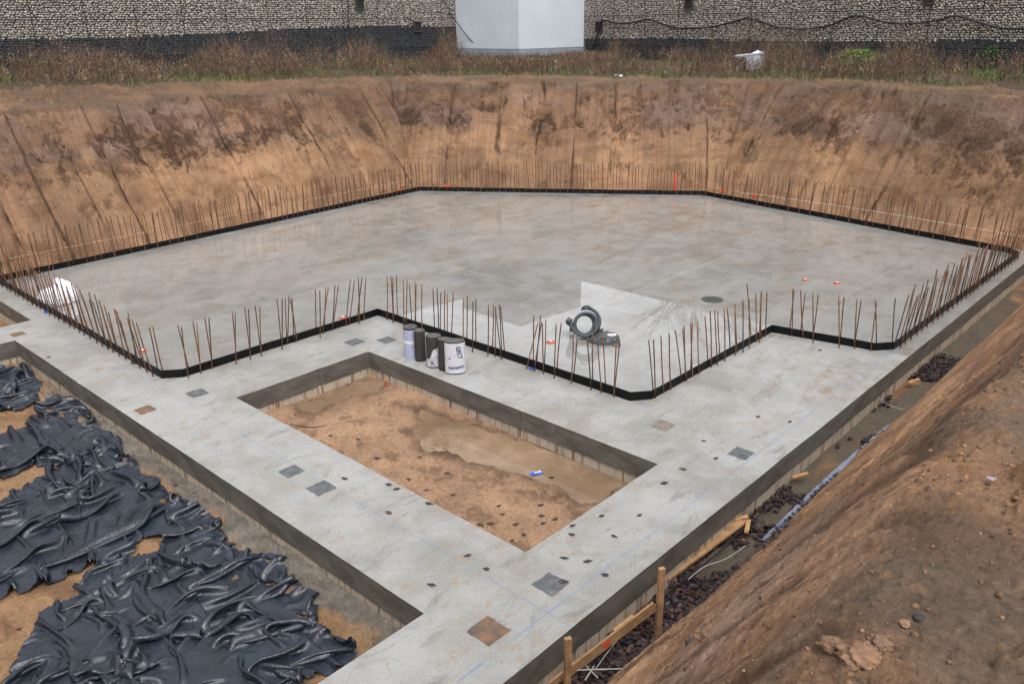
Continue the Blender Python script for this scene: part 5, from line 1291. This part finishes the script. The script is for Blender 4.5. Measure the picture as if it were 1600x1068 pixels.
shrub(1032, 92, 3.4, 1.0, .9, [(.08, .14, .03), (.12, .14, .05)], 160, 'thin light green weed left of the white box', 'weed_tuft', 'weed')
shrub(1500, 96, 3.2, 1.5, 1.8, [(.12, .055, .03), (.09, .05, .03), (.16, .07, .04)], 420, 'rust brown bushy weed near the right picture edge', 'brown_bush', 'bush')
# discarded white box
def whitebox():
    p = P(1166, 108, 3.3); c = Vector((p.x, p.y, gz1(p.x, p.y)-.16)); r = empty('discarded_box', c); tag(r, 'tipped white metal box with dark open front among the weeds', 'metal box')
    R3 = Matrix.Rotation(-.35, 3, 'Z') @ Matrix.Rotation(-.10, 3, 'Y')
    def bx(nm, cc, s_, mt, bev=0):
        bm = bmesh.new(); box(bm, R3 @ Vector(cc), s_, R3); o = bm_obj(nm, bm, mt, r, bevel=bev); return o
    bx('body', (.22, 0, .52), (1.15, .7, .62), simple('white_enamel', (.50, .54, .60), .4, .1, 4), .03); bx('dark_front', (-.22, -.365, .62), (.55, .03, .30), M_black); bx('dark_front', (-.10, -.365, .32), (.32, .03, .24), M_black)
    bx('leg', (-.32, -.28, .13), (.10, .08, .30), M_white); bx('leg', (.30, -.28, .13), (.14, .08, .30), M_plinth); bx('leg', (.66, .25, .13), (.08, .08, .30), M_plinth); bx('lid', (.18, 0, .85), (1.22, .76, .05), simple('white_lid', (.66, .72, .80), .4, .08, 4), .015)
    V = []; F = []
    for i in range(9):
        for k in range(7): V.append(R3 @ Vector((.22+.07*i, -.30+.08*k, .885+.13*vn(np.array([i*.9]), np.array([k*.9]), 5)[0]*math.sin(PI*i/8)*math.sin(PI*k/6))))
    for i in range(8):
        for k in range(6): a = i*7+k; F.append((a, a+7, a+8, a+1))
    mesh_np('crumpled_foil', V, F, simple('white_film', (.62, .68, .76), .35, .1, 5), r)
whitebox()
# small litter on the banks
def scrap(px, py, zg, s_, mt, label, name='plastic_scrap', cat='plastic scrap', lift=0):
    zz = zg
    for _ in range(10): p = P(px, py, zz); zz = .5*zz+.5*gz1(p.x, p.y)
    V = []; F = []; r_ = random.Random(px)
    for i in range(6):
        for k in range(6): V.append(((i/5-.5)*s_*r_.uniform(.8, 1.1), (k/5-.5)*s_*.7, s_*.35*r_.random()+.01))
    for i in range(5):
        for k in range(5): a = i*6+k; F.append((a, a+6, a+7, a+1))
    o = mesh_np(name, V, F, mt); o.location = (p.x, p.y, zz+.01+lift); tag(o, label, cat)
scrap(256, 115, 3.6, .30, M_blue, 'blue plastic scrap at the top edge of the left bank', lift=.05)
scrap(78, 114, 3.7, .26, M_blue, 'smaller blue plastic scrap in the grass at far left', lift=.08)
scrap(967, 122, 3.3, .28, simple('pale_blue_film', (.35, .42, .55), .5), 'pale blue film scrap on the crest below the right wall', lift=.03)
scrap(795, 96, 3.4, .75, simple('grey_sheet', (.38, .36, .33), .8), 'pale grey lump lying under the white tower', 'rubble_piece', 'rubble', lift=.1)
scrap(1548, 755, 3.2, .035, simple('lilac_film', (.34, .28, .33), .6), 'pale lilac film scrap trodden into the right bank top')
